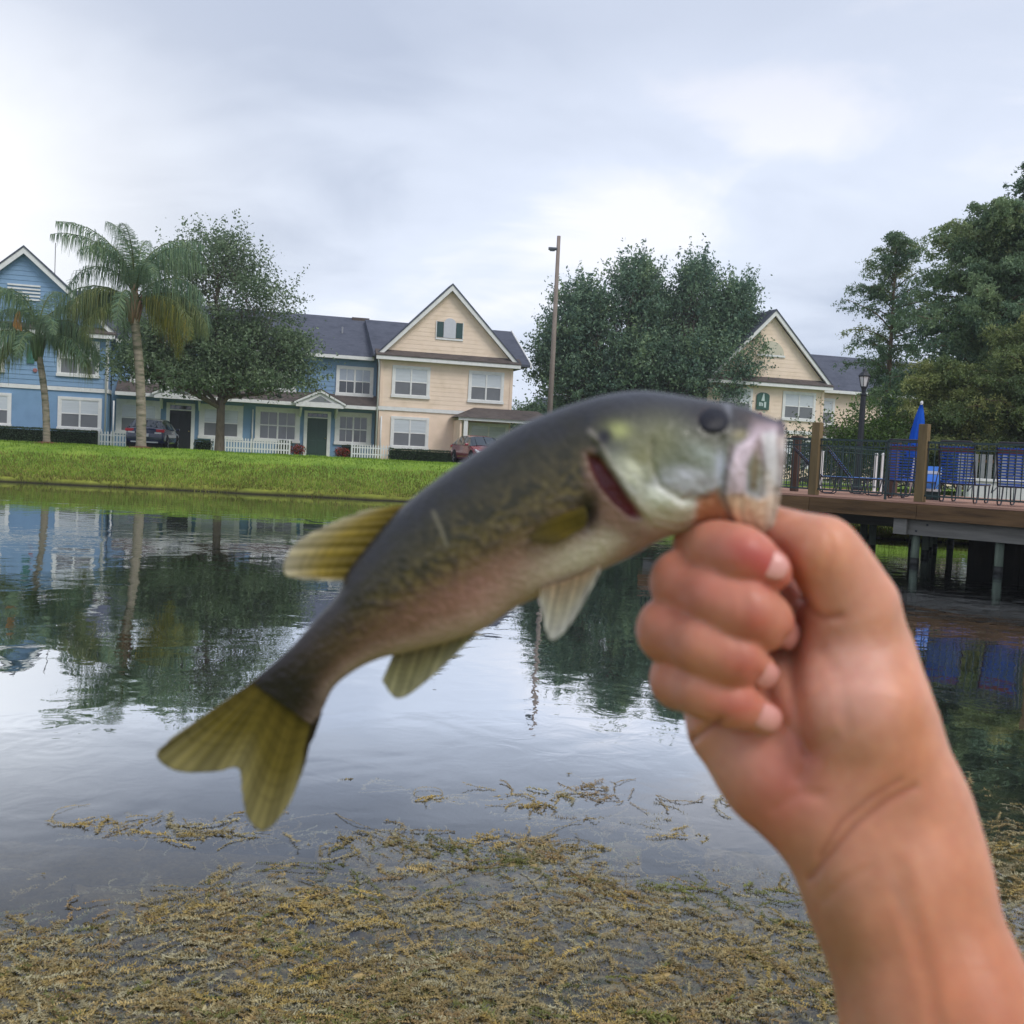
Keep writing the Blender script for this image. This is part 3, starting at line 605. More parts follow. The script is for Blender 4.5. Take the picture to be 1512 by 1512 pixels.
# ---- hedges and shrubs
def leaf_quads(P, size, N_=None, asp=0.5, jit=0.9, droop=0.0):
    """diamond leaves at points P; returns verts (4n,3)"""
    n = len(P); a = RNG.normal(size=(n, 3)); a[:, 2] -= droop; a /= np.linalg.norm(a, axis=1, keepdims=True)
    if N_ is None: N_ = RNG.normal(size=(n, 3))
    b = np.cross(a, N_ + RNG.normal(size=(n, 3)) * jit); b /= (np.linalg.norm(b, axis=1, keepdims=True) + 1e-9)
    s = (size * RNG.uniform(0.6, 1.4, n))[:, None]
    return np.stack([P - a * s * 0.5, P + b * s * asp * 0.5, P + a * s * 0.5, P - b * s * asp * 0.5], 1).reshape(-1, 3)
def leaf_mesh(name, P, size, cols, asp=0.5, N_=None, clump=None, droop=0.0):
    v = leaf_quads(P, size, N_, asp, droop=droop); n = len(P); f = np.arange(4 * n).reshape(-1, 4)
    cols = np.array(cols)
    if clump is None: c = cols[RNG.integers(0, len(cols), n)]
    else:
        w = np.clip(clump, 0, 0.999); lo = (w * (len(cols) - 1)).astype(int); fr_ = (w * (len(cols) - 1) - lo)[:, None]
        c = cols[lo] * (1 - fr_) + cols[np.minimum(lo + 1, len(cols) - 1)] * fr_
    c = c * RNG.uniform(0.82, 1.18, (n, 1))
    return np_mesh(name, v, f, c)
M_leaf = mat('foliage', None, 0.55, 0.35, attr='col', var=0.08, scale=4, trans=0.30)
M_core = mat('shrub_core', lin(26, 34, 20), 0.95, 0.05, var=0.3)
def hedge(u0, u1, y0, y1, z0, z1, label, cols, dens=900, name='hedge', cat='hedge', group=None, size=0.05):
    th = thing(name, label, cat, facade((u0 + u1) / 2, (y0 + y1) / 2, z0), YAW, group)
    hx, hy, hz = (u1 - u0) / 2, (y1 - y0) / 2, z1 - z0
    MB().box(-hx + 0.06, hx - 0.06, -hy + 0.06, hy - 0.06, -0.05, hz - 0.07).obj('branches', M_core, th)  # solid dark box added behind the leaves, in place of branches
    n = int(dens * (2 * hx * hz * 2 + 4 * hx * hy + 4 * hy * hz))
    P = RNG.uniform(-1, 1, (n, 3)); ax = RNG.choice([0, 1, 2], n, p=[0.12, 0.52, 0.36])
    for k in range(3): P[ax == k, k] = np.where(RNG.random((ax == k).sum()) < 0.8, -1 if k == 1 else 1, 1) if k else np.sign(RNG.normal(size=(ax == k).sum()))
    bump_ = np.array([0.05 * mnoise.noise(Vector((p[0] * hx * 2.5, p[1], p[2] * 2))) for p in P])
    Q = P * np.array([hx, hy, hz / 2]); Q[:, 2] += hz / 2; Q += P * bump_[:, None] + RNG.normal(0, 0.018, (n, 3)); Q[:, 2] = np.maximum(Q[:, 2], 0.0)
    link('leaves', leaf_mesh('leaves', Q, size, cols, 0.6), M_leaf, th)
    return th
def leafball(u, y, z, r, h, label, cols, name='plant', cat='plant', group=None, size=0.09):
    th = thing(name, label, cat, facade(u, y, z), YAW, group)
    for k in range(9):
        a = k * 0.7; MB().tube([(0, 0, 0), (0.5 * r * math.cos(a), 0.5 * r * math.sin(a), h * 0.9)], [0.015, 0.006], 4).obj('stem', M_core, th)
    n = 900; d = RNG.normal(size=(n, 3)); d /= np.linalg.norm(d, axis=1, keepdims=True); rr = RNG.uniform(0.45, 1.1, (n, 1))
    lob = np.array([1 + 0.35 * mnoise.noise(Vector(tuple(q * 2.5 + u))) for q in d])[:, None]
    P = d * rr * lob * np.array([r, r * 0.8, h]) + [0, 0, h]; P[:, 2] = np.maximum(P[:, 2], 0.02)
    link('leaves', leaf_mesh('leaves', P, size, cols, 0.45), M_leaf, th); return th
HG = [lin(52, 72, 48), lin(70, 94, 58), lin(42, 60, 42)]
hedge(-31.5, -21.85, -1.5, -0.7, 1.0, 1.74, 'long low clipped dark hedge under the left blue townhouse', HG)
hedge(-7.25, -3.75, -1.6, -0.9, 1.0, 1.62, 'low clipped hedge in front of the cream townhouse', HG)
hedge(-17.25, -16.35, -0.6, 0.1, 1.0, 1.55, 'small square clipped bush between the dark door and the fence', HG, name='clipped_bush', cat='bush')
RD = [lin(170, 50, 40), lin(190, 70, 50), lin(60, 84, 44), lin(140, 44, 40), lin(48, 66, 40)]
leafball(-11.98, 0.05, 1.0, 0.42, 0.30, 'red-leaved plant left of the green front door', RD, name='red_plant', cat='plant', group='red plants beside the green door', size=0.09)
leafball(-9.63, 0.05, 1.0, 0.44, 0.28, 'red-leaved plant right of the green front door', RD, name='red_plant', cat='plant', group='red plants beside the green door', size=0.09)
hedge(-13.0, -12.3, 0.5, 1.0, 1.0, 1.72, 'dark green shrub under the left gridded window', HG, name='shrub', cat='shrub')
hedge(-9.6, -8.6, 0.5, 1.0, 1.0, 1.66, 'dark green shrub behind the short picket fence', HG, name='shrub', cat='shrub')
# ================================================================ ROAD, CARS, POLE
rv = [facade(u, y, 1.004) for u, y in ((-60, -9.5), (60, -9.5), (60, -3.2), (-60, -3.2))]
tag(link('road', np_mesh('road', rv, [(0, 1, 2, 3)]), mat('asphalt', (0.055, 0.055, 0.058), 0.9, 0.2, var=0.2, scale=2)), kind='structure')
kb = MB().beam(facade(-60, -9.6, 0.98), facade(60, -9.6, 0.98), 0.15, 0.14).obj('kerb', mat('concrete', (0.4, 0.39, 0.36), 0.9)); kb['kind'] = 'structure'

def car(label, cat, loc, rz, paint, length=4.5, hw=0.88, H=1.52, front_detail=True, hatch=True):
    th = thing('parked_car', label, cat, loc, rz)
    Lh = length / 2
    #      x      hw    zb    belt  top   hwt
    st = [(-Lh, 0.70, 0.42, 0.82, 0.84, 0.62), (-Lh + 0.06, 0.82, 0.30, 0.95, 0.98, 0.66), (-Lh + 0.20, 0.87, 0.24, 1.00, 1.06, 0.66),
          (-Lh + 0.62, 0.88, 0.22, 1.00, H - 0.10, 0.60), (-Lh + 1.2, 0.88, 0.22, 0.98, H - 0.01, 0.63), (-0.1, 0.88, 0.22, 0.96, H, 0.64),
          (0.45, 0.88, 0.22, 0.95, H - 0.07, 0.63), (1.15, 0.88, 0.22, 0.94, 0.98, 0.70), (1.7, 0.87, 0.22, 0.88, 0.91, 0.66), (Lh - 0.18, 0.82, 0.24, 0.74, 0.78, 0.60), (Lh, 0.66, 0.34, 0.62, 0.64, 0.5)]
    k = hw / 0.88; V = []; nr = 14
    for (x, w, zb, zt, ztop, wt) in st:
        w *= k; wt *= k; half = [(0, zb), (w * 0.9, zb), (w, zb + 0.12), (w * 1.01, (zb + zt) / 2), (w * 0.975, zt), (wt * 1.02, max(zt, ztop - 0.06)), (wt * 0.75, ztop)]
        ring = half + [(0, ztop + 0.01)] + [(-a, c) for a, c in half[:0:-1]]
        V += [(x, a, c) for a, c in ring]
    nr = len(ring); Fb = []; Gl = []
    for i in range(len(st) - 1):
        for j in range(nr):
            f = (i * nr + j, i * nr + (j + 1) % nr, (i + 1) * nr + (j + 1) % nr, (i + 1) * nr + j)
            side = j in (4, 9); top = j in (5, 6, 7, 8)
            if (2 <= i <= 6 and side) or (i in (2, 6) and top): Gl.append(f)
            else: Fb.append(f)
    Fb += [tuple(range(nr - 1, -1, -1)), tuple(range((len(st) - 1) * nr, len(st) * nr))]
    me = bpy.data.meshes.new('body'); me.from_pydata(V, [], Fb); me.polygons.foreach_set('use_smooth', np.ones(len(me.polygons), dtype=bool)); me.update()
    bm = bmesh.new(); bm.from_mesh(me); bmesh.ops.recalc_face_normals(bm, faces=bm.faces); bm.to_mesh(me); bm.free()
    o = link('body', me, paint, th); sm = o.modifiers.new('s', 'SUBSURF'); sm.levels = 1; sm.render_levels = 1
    M_cg = mat('car_glass', lin(40, 52, 62), 0.04, 0.9, var=0.25, scale=1.2)
    for f in Gl:
        pts = np.array([V[i] for i in f]); c = pts.mean(0); pts = c + (pts - c) * 0.93; n = np.cross(pts[1] - pts[0], pts[2] - pts[0]); n /= np.linalg.norm(n) + 1e-9
        if n @ (c - np.array([0, 0, 0.9])) < 0: n = -n
        me = bpy.data.meshes.new('car_window'); me.from_pydata([tuple(p + n * 0.004) for p in pts] + [tuple(p - n * 0.02) for p in pts], [], [(0, 1, 2, 3), (7, 6, 5, 4), (0, 4, 5, 1), (1, 5, 6, 2), (2, 6, 7, 3), (3, 7, 4, 0)]); me.update()
        link('car_window', me, M_cg, th)
    M_ty = mat('tyre', (0.02, 0.02, 0.02), 0.8, 0.2); M_rim = mat('alloy', (0.45, 0.46, 0.48), 0.35, 0.5, metal=0.8)
    for x in (-Lh + 0.85, Lh - 0.9):
        for sg_ in (-1, 1):
            a = MB().lathe([(0.20, -0.10), (0.31, -0.10), (0.335, -0.05), (0.335, 0.05), (0.31, 0.10), (0.20, 0.10)], 20)
            w = a.obj('wheel', M_ty, th, smooth=True, loc=(x, sg_ * hw * 0.93, 0.335), rot=(math.pi / 2, 0, 0))
            r = MB().lathe([(0.20, -0.08), (0.205, 0.0), (0.20, 0.08)], 16)
            for q in range(5):
                t = q * 2 * math.pi / 5; r.beam((0.03 * math.cos(t), 0.03 * math.sin(t), -sg_ * 0.095), (0.2 * math.cos(t), 0.2 * math.sin(t), -sg_ * 0.095), 0.05, 0.02)
            r.obj('rim', M_rim, w)
            MB().lathe([(0.40, -0.01), (0.40, 0.01)], 20).obj('wheel_arch', M_ty, th, loc=(x, sg_ * (hw * 0.995), 0.36), rot=(math.pi / 2, 0, 0))
    M_red = mat('tail_light', lin(190, 24, 40), 0.2, 0.6, var=0.1); M_cl = mat('lamp_glass', lin(215, 215, 220), 0.15, 0.7, var=0.05)
    for sg_ in (-1, 1):
        MB().prism([(-Lh + 0.02, 0.84), (-Lh + 0.34, 0.90), (-Lh + 0.30, 1.00), (-Lh + 0.05, 0.97)], sg_ * hw * 0.56, sg_ * hw * 0.985).obj('tail_light', M_red, th, bevel=0.01)
        MB().prism([(-Lh + 0.0, 0.77), (-Lh + 0.1, 0.77), (-Lh + 0.1, 0.835), (-Lh + 0.01, 0.835)], sg_ * hw * 0.50, sg_ * hw * 0.84).obj('reversing_light', M_cl, th)
        MB().prism([(Lh - 0.10, 0.62), (Lh - 0.50, 0.74), (Lh - 0.42, 0.80), (Lh - 0.12, 0.70)], sg_ * hw * 0.52, sg_ * hw * 0.93).obj('headlight', M_cl, th, bevel=0.01)
        MB().box(0.78, 0.96, sg_ * hw * 1.0, sg_ * (hw + 0.17), 0.96, 1.08).obj('wing_mirror', paint, th, bevel=0.02)
        MB().box(-0.25, -0.02, sg_ * hw * 1.0, sg_ * (hw + 0.02), 0.82, 0.85).obj('door_handle', M_rim, th)
    MB().box(-Lh + 0.25, Lh - 0.25, -hw * 0.86, hw * 0.86, 0.10, 0.26).obj('underbody', M_ty, th)
    MB().box(Lh - 0.03, Lh + 0.015, -0.45, 0.45, 0.42, 0.56).obj('grille', M_ty, th, bevel=0.01)
    MB().box(Lh - 0.02, Lh + 0.03, -0.5, 0.5, 0.575, 0.60).obj('chrome_strip', M_rim, th)
    MB().box(-Lh - 0.01, -Lh + 0.04, -0.18, 0.18, 0.62, 0.76).obj('number_plate', M_cl, th)
    MB().box(-Lh - 0.03, -Lh + 0.1, -0.6, 0.6, 0.34, 0.40).obj('bumper_trim', M_rim, th)
    return th
car('dark blue hatchback parked rear-on behind the taller palm', 'car', (-17.45, 49.5, 0.99), math.radians(99), mat('dark_blue_paint', lin(26, 38, 72), 0.25, 0.5, var=0.05, coat=0.8), H=1.50)
car('maroon car parked nose-on beside the cream townhouse porch', 'car', (-1.75, 50.6, 0.99), math.radians(-70), mat('maroon_paint', lin(140, 34, 56), 0.25, 0.5, var=0.05, coat=0.8), H=1.50)

po = thing('wooden_pole', 'tall weathered wooden light pole between the cream townhouse and the round oak', 'light pole', (1.75, 55, 0.9))
MB().tube([(0, 0, 0), (0.01, 0, 6), (0.0, 0, 12.4)], [0.16, 0.13, 0.095], 12).obj('pole', mat('weathered_pole', lin(140, 128, 120), 0.9, 0.1, var=0.25, scale=3, stretch=(3, 3, 0.3), bump=0.01, bscale=20), po, smooth=True)
h_ = MB().box(-0.52, -0.05, -0.12, 0.12, 11.66, 11.78).obj('lamp_head', mat('lamp_grey', lin(92, 96, 104), 0.5), po, bevel=0.02)
MB().prism([(-0.48, 11.66), (-0.12, 11.66), (-0.2, 11.6), (-0.42, 11.6)], -0.09, 0.09).obj('lens', M_dark, h_)
MB().beam((-0.3, 0, 11.72), (0.1, 0, 11.72), 0.05, 0.05).obj('bracket', M_metal, po)

# ================================================================ TREES
M_bark = mat('oak_bark', lin(112, 102, 90), 0.95, 0.1, var=0.3, scale=4, stretch=(3, 3, 0.8), bump=0.03, bscale=14)
M_bark2 = mat('cypress_bark', lin(116, 100, 84), 0.95, 0.1, var=0.3, scale=4, stretch=(4, 4, 0.6), bump=0.02, bscale=16)
def bent(p, q, n, wob):
    p = np.array(p, float); q = np.array(q, float); out_ = []
    w = RNG.normal(0, wob, (2, 3))
    for i in range(n + 1):
        t = i / n; out_.append(p + (q - p) * t + (w[0] * math.sin(math.pi * t) + w[1] * math.sin(2 * math.pi * t) * 0.5) * np.linalg.norm(q - p))
    return out_
def broad_tree(label, base, fork, trunk_r, lobes, cols, leaf=0.12, per=1.0, droop=0.1, cat='tree', name='oak_tree', gap=0.0, lean=(0, 0), thin=1.0, group=None, core=0.0):
    """trunk, limbs to every lobe, twigs to clumps spread through the lobes' volume, leaves round each clump"""
    th = thing(name, label, cat, base, group=group)
    f = np.array([lean[0], lean[1], fork], float); t = MB()
    t.tube([(0, 0, -0.2), (0, 0, 0.15)] + [f * k for k in (0.3, 0.6, 1.0)], [trunk_r * 1.7, trunk_r * 1.15, trunk_r, trunk_r * 0.9, trunk_r * 0.85], 10)
    t.obj('trunk', M_bark, th, smooth=True)
    br = MB(); P = []; Cc = []
    for (cx_, cy_, cz_, rx, ry, rz) in lobes:
        c = np.array([cx_, cy_, cz_]); r = np.array([rx, ry, rz])
        base_pt = f * random.uniform(0.8, 1.0)
        limb = bent(base_pt, c - [0, 0, rz * 0.3], 5, 0.06)
        br.tube(limb, list(np.linspace(trunk_r * 0.55, trunk_r * 0.22, 6)), 6, caps=False)
        ncl = int(30 * per * (rx * ry * rz) ** (2 / 3) * 1.6)
        for _ in range(ncl):
            d = RNG.normal(size=3); d /= np.linalg.norm(d)
            if d[2] < -0.55: d[2] *= -1
            rad = random.uniform(0.25, 1.0) ** 0.55 * (1 + 0.22 * mnoise.noise(Vector(tuple(d * 2.2 + c))))
            p = c + d * r * rad
            if mnoise.noise(Vector(tuple(p * 0.55 + 11))) < gap - 0.55: continue
            if random.random() < 0.35: br.tube(bent(limb[random.randint(2, 5)], p, 3, 0.08), [trunk_r * 0.10, trunk_r * 0.07, trunk_r * 0.045, 0.008], 4, caps=False)
            m = int(random.uniform(35, 75) * thin); rc = random.uniform(0.28, 0.60)
            Q = p + RNG.normal(0, 1, (m, 3)) * rc * np.array([0.8, 0.8, 0.5])
            if rad > 0.75:       # a few twigs that stick out of the outline
                k = m // 3; tt = RNG.random(k)[:, None]; Q[:k] = p + (d * 0.8 + [0, 0, 0.35]) * tt * random.uniform(0.5, 1.3) + RNG.normal(0, 0.06, (k, 3))
            P.append(Q); Cc.append(np.full(m, min(0.999, max(0, random.gauss(0.45, 0.27)))))
    P = np.concatenate(P); Cc = np.concatenate(Cc)
    if core:
        K = []
        for (cx_, cy_, cz_, rx, ry, rz) in lobes:
            k = int(core * rx * ry * rz * 26); d = RNG.normal(size=(k, 3)); d /= np.linalg.norm(d, axis=1, keepdims=True); K.append(np.array([cx_, cy_, cz_]) + d * np.array([rx, ry, rz]) * (RNG.random((k, 1)) ** 0.45) * 0.80)
        K = np.concatenate(K); link('crown_filler', leaf_mesh('crown_filler', K, leaf * 2.3, cols[:3], 0.7, clump=RNG.random(len(K)) * 0.6), M_leaf, th)  # large filler leaves added inside to block light through the crown
    br.obj('branches', M_bark, th, smooth=True)
    o = link('crown', leaf_mesh('crown', P, leaf, cols, 0.5, clump=Cc, droop=droop), M_leaf, th)
    return th, len(P)
OK1 = [lin(82, 110, 94), lin(100, 126, 104), lin(118, 142, 110), lin(134, 154, 112)]
OK2 = [lin(86, 106, 80), lin(102, 122, 92), lin(120, 138, 104), lin(134, 150, 116)]
# the round oak in the middle
broad_tree('large dark round-crowned oak behind the fish head and right of the pole', (8.2, 62, 0.9), 2.6, 0.40,
    [(-4.4, 0, 8.7, 2.3, 2.4, 2.6), (-1.5, 0.3, 10.2, 1.75, 2.2, 2.5), (-0.2, 0.3, 9.0, 1.5, 2.2, 2.2), (2.0, 0, 10.6, 1.35, 2.0, 2.7), (4.6, 0.2, 9.5, 1.35, 2.0, 2.5), (3.4, 0.2, 8.2, 1.9, 2.2, 2.0), (4.9, 0, 6.6, 1.7, 2.0, 2.0),
     (-4.6, 0, 5.2, 2.9, 2.4, 2.2), (-1.2, -1, 6.2, 3.0, 2.6, 2.4), (2.0, -1, 6.0, 3.0, 2.6, 2.6), (-5.6, 0, 7.0, 2.0, 2.0, 1.6), (0.6, -0.5, 3.8, 4.6, 2.4, 1.6), (-3.4, 0.5, 3.2, 2.6, 2.0, 1.4), (4.3, 0, 4.2, 1.9, 2.0, 1.6)],
    OK1, leaf=0.18, per=1.15, gap=0.11, core=0.6)
# spreading oak on the left lawn: airy top, denser skirt
broad_tree('spreading oak with an airy top in front of the blue terrace', (-13.25, 46, 1.0), 2.5, 0.20,
    [(-2.3, 0.3, 7.3, 1.9, 1.9, 1.8), (-0.3, 0, 8.3, 1.7, 1.8, 1.6), (1.3, 0, 7.0, 1.9, 1.8, 1.7)],
    OK2, leaf=0.13, per=1.0, gap=0.14, thin=0.95, name='oak_tree')
ot = [o for o in bpy.data.objects if o.name.startswith('oak_tree')][-1]
_t2, _ = broad_tree('x', (-13.25, 46, 1.0), 2.5, 0.20,
    [(-3.4, 0, 3.7, 1.9, 1.7, 1.2), (-1.6, -0.4, 3.3, 2.0, 1.8, 1.15), (0.6, -0.2, 3.5, 2.1, 1.8, 1.3), (2.6, 0, 3.6, 1.7, 1.7, 1.3), (0.2, 0, 5.0, 2.6, 2.0, 1.2), (-2.3, 0, 5.2, 1.9, 1.7, 1.0), (3.0, 0, 5.0, 1.1, 1.3, 0.7)],
    OK2, leaf=0.14, per=1.15, gap=0.07, core=0.8)
for ch in list(_t2.children):            # the skirt belongs to the same tree
    if ch.name.startswith('trunk'): bpy.data.objects.remove(ch)
    else: ch.parent = ot
bpy.data.objects.remove(_t2)
FAR = [lin(70, 92, 70), lin(92, 116, 80), lin(110, 132, 88)]
broad_tree('small pale tree far behind, left of the wooden pole', (2.2, 84, 1.0), 1.2, 0.15, [(-1.2, 0, 3.2, 1.8, 1.5, 1.5), (1.2, 0, 3.6, 1.6, 1.5, 1.6), (0, 0, 2.0, 2.6, 1.5, 1.2)], FAR, leaf=0.2, per=0.9, name='distant_tree')
broad_tree('dark bushy tree between the pole and the round oak', (4.1, 66, 1.0), 1.2, 0.15, [(-1.0, 0, 2.4, 1.9, 1.5, 1.6), (1.2, 0, 3.0, 1.8, 1.5, 1.9)], OK1, leaf=0.17, per=1.0, name='distant_tree')

def cypress(label, base, H, nb, Lf, cols, trunk_r=0.16, dens=1.0, leaf=0.13, z0=0.9, spread=(0, 360), group=None):
    """bald cypress: straight leader, many slender arching branches, feathery hanging sprays"""
    th = thing('cypress_tree', label, 'tree', base, group=group)
    MB().tube([(0, 0, -0.2), (0, 0, 0.5), (0.06, 0, H * 0.5), (0, 0, H)], [trunk_r * 1.6, trunk_r, trunk_r * 0.6, 0.015], 8).obj('trunk', M_bark2, th, smooth=True)
    br = MB(); P = []; Cc = []
    for i in range(nb):
        q = (i + random.random()) / nb; h = z0 + (H - z0) * q; Lb = Lf(q) * random.uniform(0.65, 1.2)
        az = math.radians(random.uniform(*spread)); d = np.array([math.cos(az), math.sin(az), 0])
        e0 = random.uniform(0.15, 0.55) + 0.5 * q; pts = [np.array([0, 0, h])]; n = 7
        for k in range(n):
            e = e0 - (k / n) * random.uniform(0.6, 1.0); pts.append(pts[-1] + (d * math.cos(e) + np.array([0, 0, math.sin(e)])) * Lb / n + RNG.normal(0, 0.03 * Lb / n, 3))
        br.tube(pts, list(np.linspace(0.05 * Lb / 3, 0.008, n + 1)), 4, caps=False)
        tone = min(0.999, max(0, random.gauss(0.42, 0.26)))
        for k in range(1, n + 1):
            for _ in range(int(4 * dens) + 1):
                s_ = pts[k] + RNG.normal(0, 0.05 + 0.055 * Lb, 3) * [1, 1, 0.5]; m = random.randint(18, 36)
                dv = RNG.normal(size=3) * [1, 1, 0.2] + d * 0.9; dv /= np.linalg.norm(dv); Ls = random.uniform(0.25, 0.7)
                t = RNG.random(m)[:, None]; Q = s_ + dv * (t - 0.3) * Ls - np.array([0, 0, 1.0]) * (t ** 2) * Ls * random.uniform(0.2, 0.8) + RNG.normal(0, 0.045, (m, 3))
                P.append(Q); Cc.append(np.full(m, min(0.999, max(0, tone + random.gauss(0, 0.10)))))
    br.obj('branches', M_bark2, th, smooth=True)
    P = np.concatenate(P); Cc = np.concatenate(Cc)
    link('crown', leaf_mesh('crown', P, leaf, cols, 0.38, clump=Cc, droop=0.5), M_leaf, th)
    return len(P)
CY = [lin(90, 116, 92), lin(110, 134, 100), lin(128, 148, 104), lin(148, 156, 108)]
CY2 = [lin(86, 106, 68), lin(110, 126, 76), lin(132, 142, 84), lin(156, 158, 98)]
nn = 0
nn += cypress('slim feathery cypress with a pointed open top right of the lamp post', (15.35, 43, 1.0), 10.4, 84, lambda q: 0.18 + 3.7 * (1 - q) ** 0.62 * min(1, max(0.10, q * 2.4 - 0.40)), CY, dens=0.62, leaf=0.11)
nn += cypress('broad cypress rising at the right edge behind the loungers', (16.8, 37, 1.0), 9.9, 170, lambda q: 0.7 + 3.9 * (1 - q) ** 0.5, CY, dens=1.7, leaf=0.13, trunk_r=0.2)
nn += cypress('yellow-green young cypress behind the blue umbrella', (13.6, 33, 1.0), 4.0, 80, lambda q: 0.4 + 1.7 * (1 - q) ** 0.5, CY2, dens=1.3, leaf=0.09)
nn += cypress('low yellow-green cypress behind the right-hand lounger', (16.3, 32.5, 1.0), 5.2, 80, lambda q: 0.5 + 2.6 * (1 - q) ** 0.5, CY2, dens=1.3, leaf=0.09)
nn += cypress('tall dark cypress at the far right edge of the view', (19.6, 37.5, 1.0), 12.2, 170, lambda q: 0.8 + 3.4 * (1 - q) ** 0.5, CY[:3], dens=1.5, leaf=0.14, trunk_r=0.22)
nn += cypress('dense green cypress beyond the right end of the deck', (18.6, 29.5, 1.0), 5.4, 90, lambda q: 0.6 + 2.8 * (1 - q) ** 0.5, CY, dens=1.3, leaf=0.10)
def bush_row(label, p, q, h, n, cols, name='shrub'):
    p = np.array(p); q = np.array(q)
    lob = [(*(((q - p) * t)[:2]), h * 0.5, np.linalg.norm(q - p) / n * 0.9, 0.9, h * 0.55) for t in (np.arange(n) + 0.5) / n]
    broad_tree(label, (*p[:2], 1.0), 0.3, 0.06, lob, cols, leaf=0.10, per=1.5, name=name, cat='shrub')
bush_row('dark shrub mass behind the pool railing', (9.6, 34.5), (17.5, 30.5), 1.7, 6, [lin(54, 72, 46), lin(70, 88, 52), lin(92, 106, 60)])
bush_row('bright green shrub directly behind the lamp post', (10.5, 33.6), (12.4, 33.0), 2.3, 3, [lin(70, 96, 46), lin(96, 120, 52)])

# ---- queen palms
M_ptr = mat('palm_trunk', lin(150, 140, 124), 0.9, 0.1, var=0.3, scale=2.2, stretch=(1, 1, 4), bump=0.03, bscale=9, wear=(lin(88, 94, 70), 0.85, 2.4))
M_boot = mat('palm_boots', lin(150, 118, 98), 0.9, 0.1, var=0.3, scale=3, stretch=(4, 4, 0.5))
def frond(par, L_, az, e0, curl, cols, nst=60, leaf_len=1.12, droop=1.0, seed=0):
    r = np.random.default_rng(seed); d = np.array([math.cos(az), math.sin(az), 0.0]); s = np.array([-math.sin(az), math.cos(az), 0.0])
    pts = [np.zeros(3)]; e = e0
    for k in range(14):
        e = e0 - curl * ((k + 1) / 14) ** 1.35; pts.append(pts[-1] + (d * math.cos(e) + np.array([0, 0, math.sin(e)])) * L_ / 14)
    pts = np.array(pts); tt = np.linspace(0, 1, 15)
    v = []; c = []
    cols = np.array(cols)
    for k in range(nst):
        t = 0.14 + 0.86 * k / nst; p = np.array([np.interp(t, tt, pts[:, j]) for j in range(3)]); p2 = np.array([np.interp(min(1, t + 0.02), tt, pts[:, j]) for j in range(3)])
        fwd = p2 - p; fwd /= np.linalg.norm(fwd) + 1e-9; ll = leaf_len * r.uniform(0.72, 1.08) * math.sin(math.pi * min(1, 0.18 + t * 0.80)) ** 0.6
        for sg_ in (-1, 1):
            for pl in range(2):
                nv = np.cross(fwd, s); dr = s * sg_ * r.uniform(0.6, 1.0) + fwd * r.uniform(0.3, 0.7) + nv * r.uniform(-0.6, 0.6); dr /= np.linalg.norm(dr)
                l_ = ll * r.uniform(0.75, 1.15); w = 0.008 + 0.005 * r.random()
                a = p; b_ = p + dr * l_ * 0.34 - np.array([0, 0, 1]) * l_ * 0.14 * droop; c_ = p + dr * l_ * 0.46 - np.array([0, 0, 1]) * l_ * 0.86 * droop
                wv = fwd * w
                v += [a - wv, a + wv, b_ + wv, b_ - wv, b_ - wv, b_ + wv, c_ + wv * 0.2, c_ - wv * 0.2]
                cc_ = cols[r.integers(0, len(cols))] * r.uniform(0.7, 1.3); c += [cc_, cc_]
    f = np.arange(len(v)).reshape(-1, 4)
    o = link('frond', np_mesh('frond', np.array(v), f, np.array(c)), M_leaf, par)
    MB().tube([tuple(p) for p in pts[::2]], list(np.linspace(0.035, 0.006, len(pts[::2]))), 5).obj('leaf_stalk', mat('stalk', lin(96, 108, 64), 0.7), o, smooth=True)
    return o
def palm(label, base, top, r0, r1, fr, boots, seed=0):
    th = thing('palm_tree', label, 'palm tree', base, group='queen palms on the far lawn')
    top = np.array(top); n = 26; pts = [np.array([0.06 * math.sin(i / n * 2.4), 0, -0.15]) * 0 + top * (i / n) + np.array([0.10 * math.sin(i / n * math.pi), 0, -0.1 * (i == 0)]) for i in range(n + 1)]
    rad = [r0 * (1.35 if i == 0 else 1) + (r1 - r0) * i / n + (0.006 if i % 2 else -0.004) for i in range(n + 1)]
    MB().tube(pts, rad, 12).obj('trunk', M_ptr, th, smooth=True)
    b = MB()
    for k in range(14):
        az = k * 2.4; q = top + np.array([math.cos(az), math.sin(az), 0]) * r1 * 0.8 - [0, 0, 0.5 - 0.03 * k]
        b.tube([q, q + np.array([math.cos(az) * 0.09, math.sin(az) * 0.09, 0.35]), q + np.array([math.cos(az) * 0.20, math.sin(az) * 0.20, 0.75])], [0.07, 0.055, 0.02], 5)
    b.tube([top - [0, 0, 0.25], top + [0, 0, 0.6], top + [0, 0, 1.3]], [r1 * 1.25, r1 * 1.0, 0.03], 8)
    b.obj('crownshaft', M_boot if boots else mat('green_shaft', lin(96, 110, 78), 0.7), th, smooth=True)
    for i, (L_, az, e0, curl, pal) in enumerate(fr):
        az += random.uniform(-9, 9); e0 += random.uniform(-6, 5); curl += random.uniform(-10, 12); L_ *= random.uniform(0.92, 1.08)
        o = frond(th, L_, math.radians(az), math.radians(e0), math.radians(curl), pal, seed=seed + i); o.location = tuple(top + np.array([0, 0, 0.35 + 0.25 * (e0 > 60)]))
    return th
PG = [lin(96, 124, 100), lin(112, 138, 104), lin(128, 148, 108)]; PD = [lin(112, 126, 76), lin(128, 134, 80), lin(98, 114, 74)]; PY = [lin(142, 138, 52), lin(160, 146, 62), lin(118, 126, 54)]
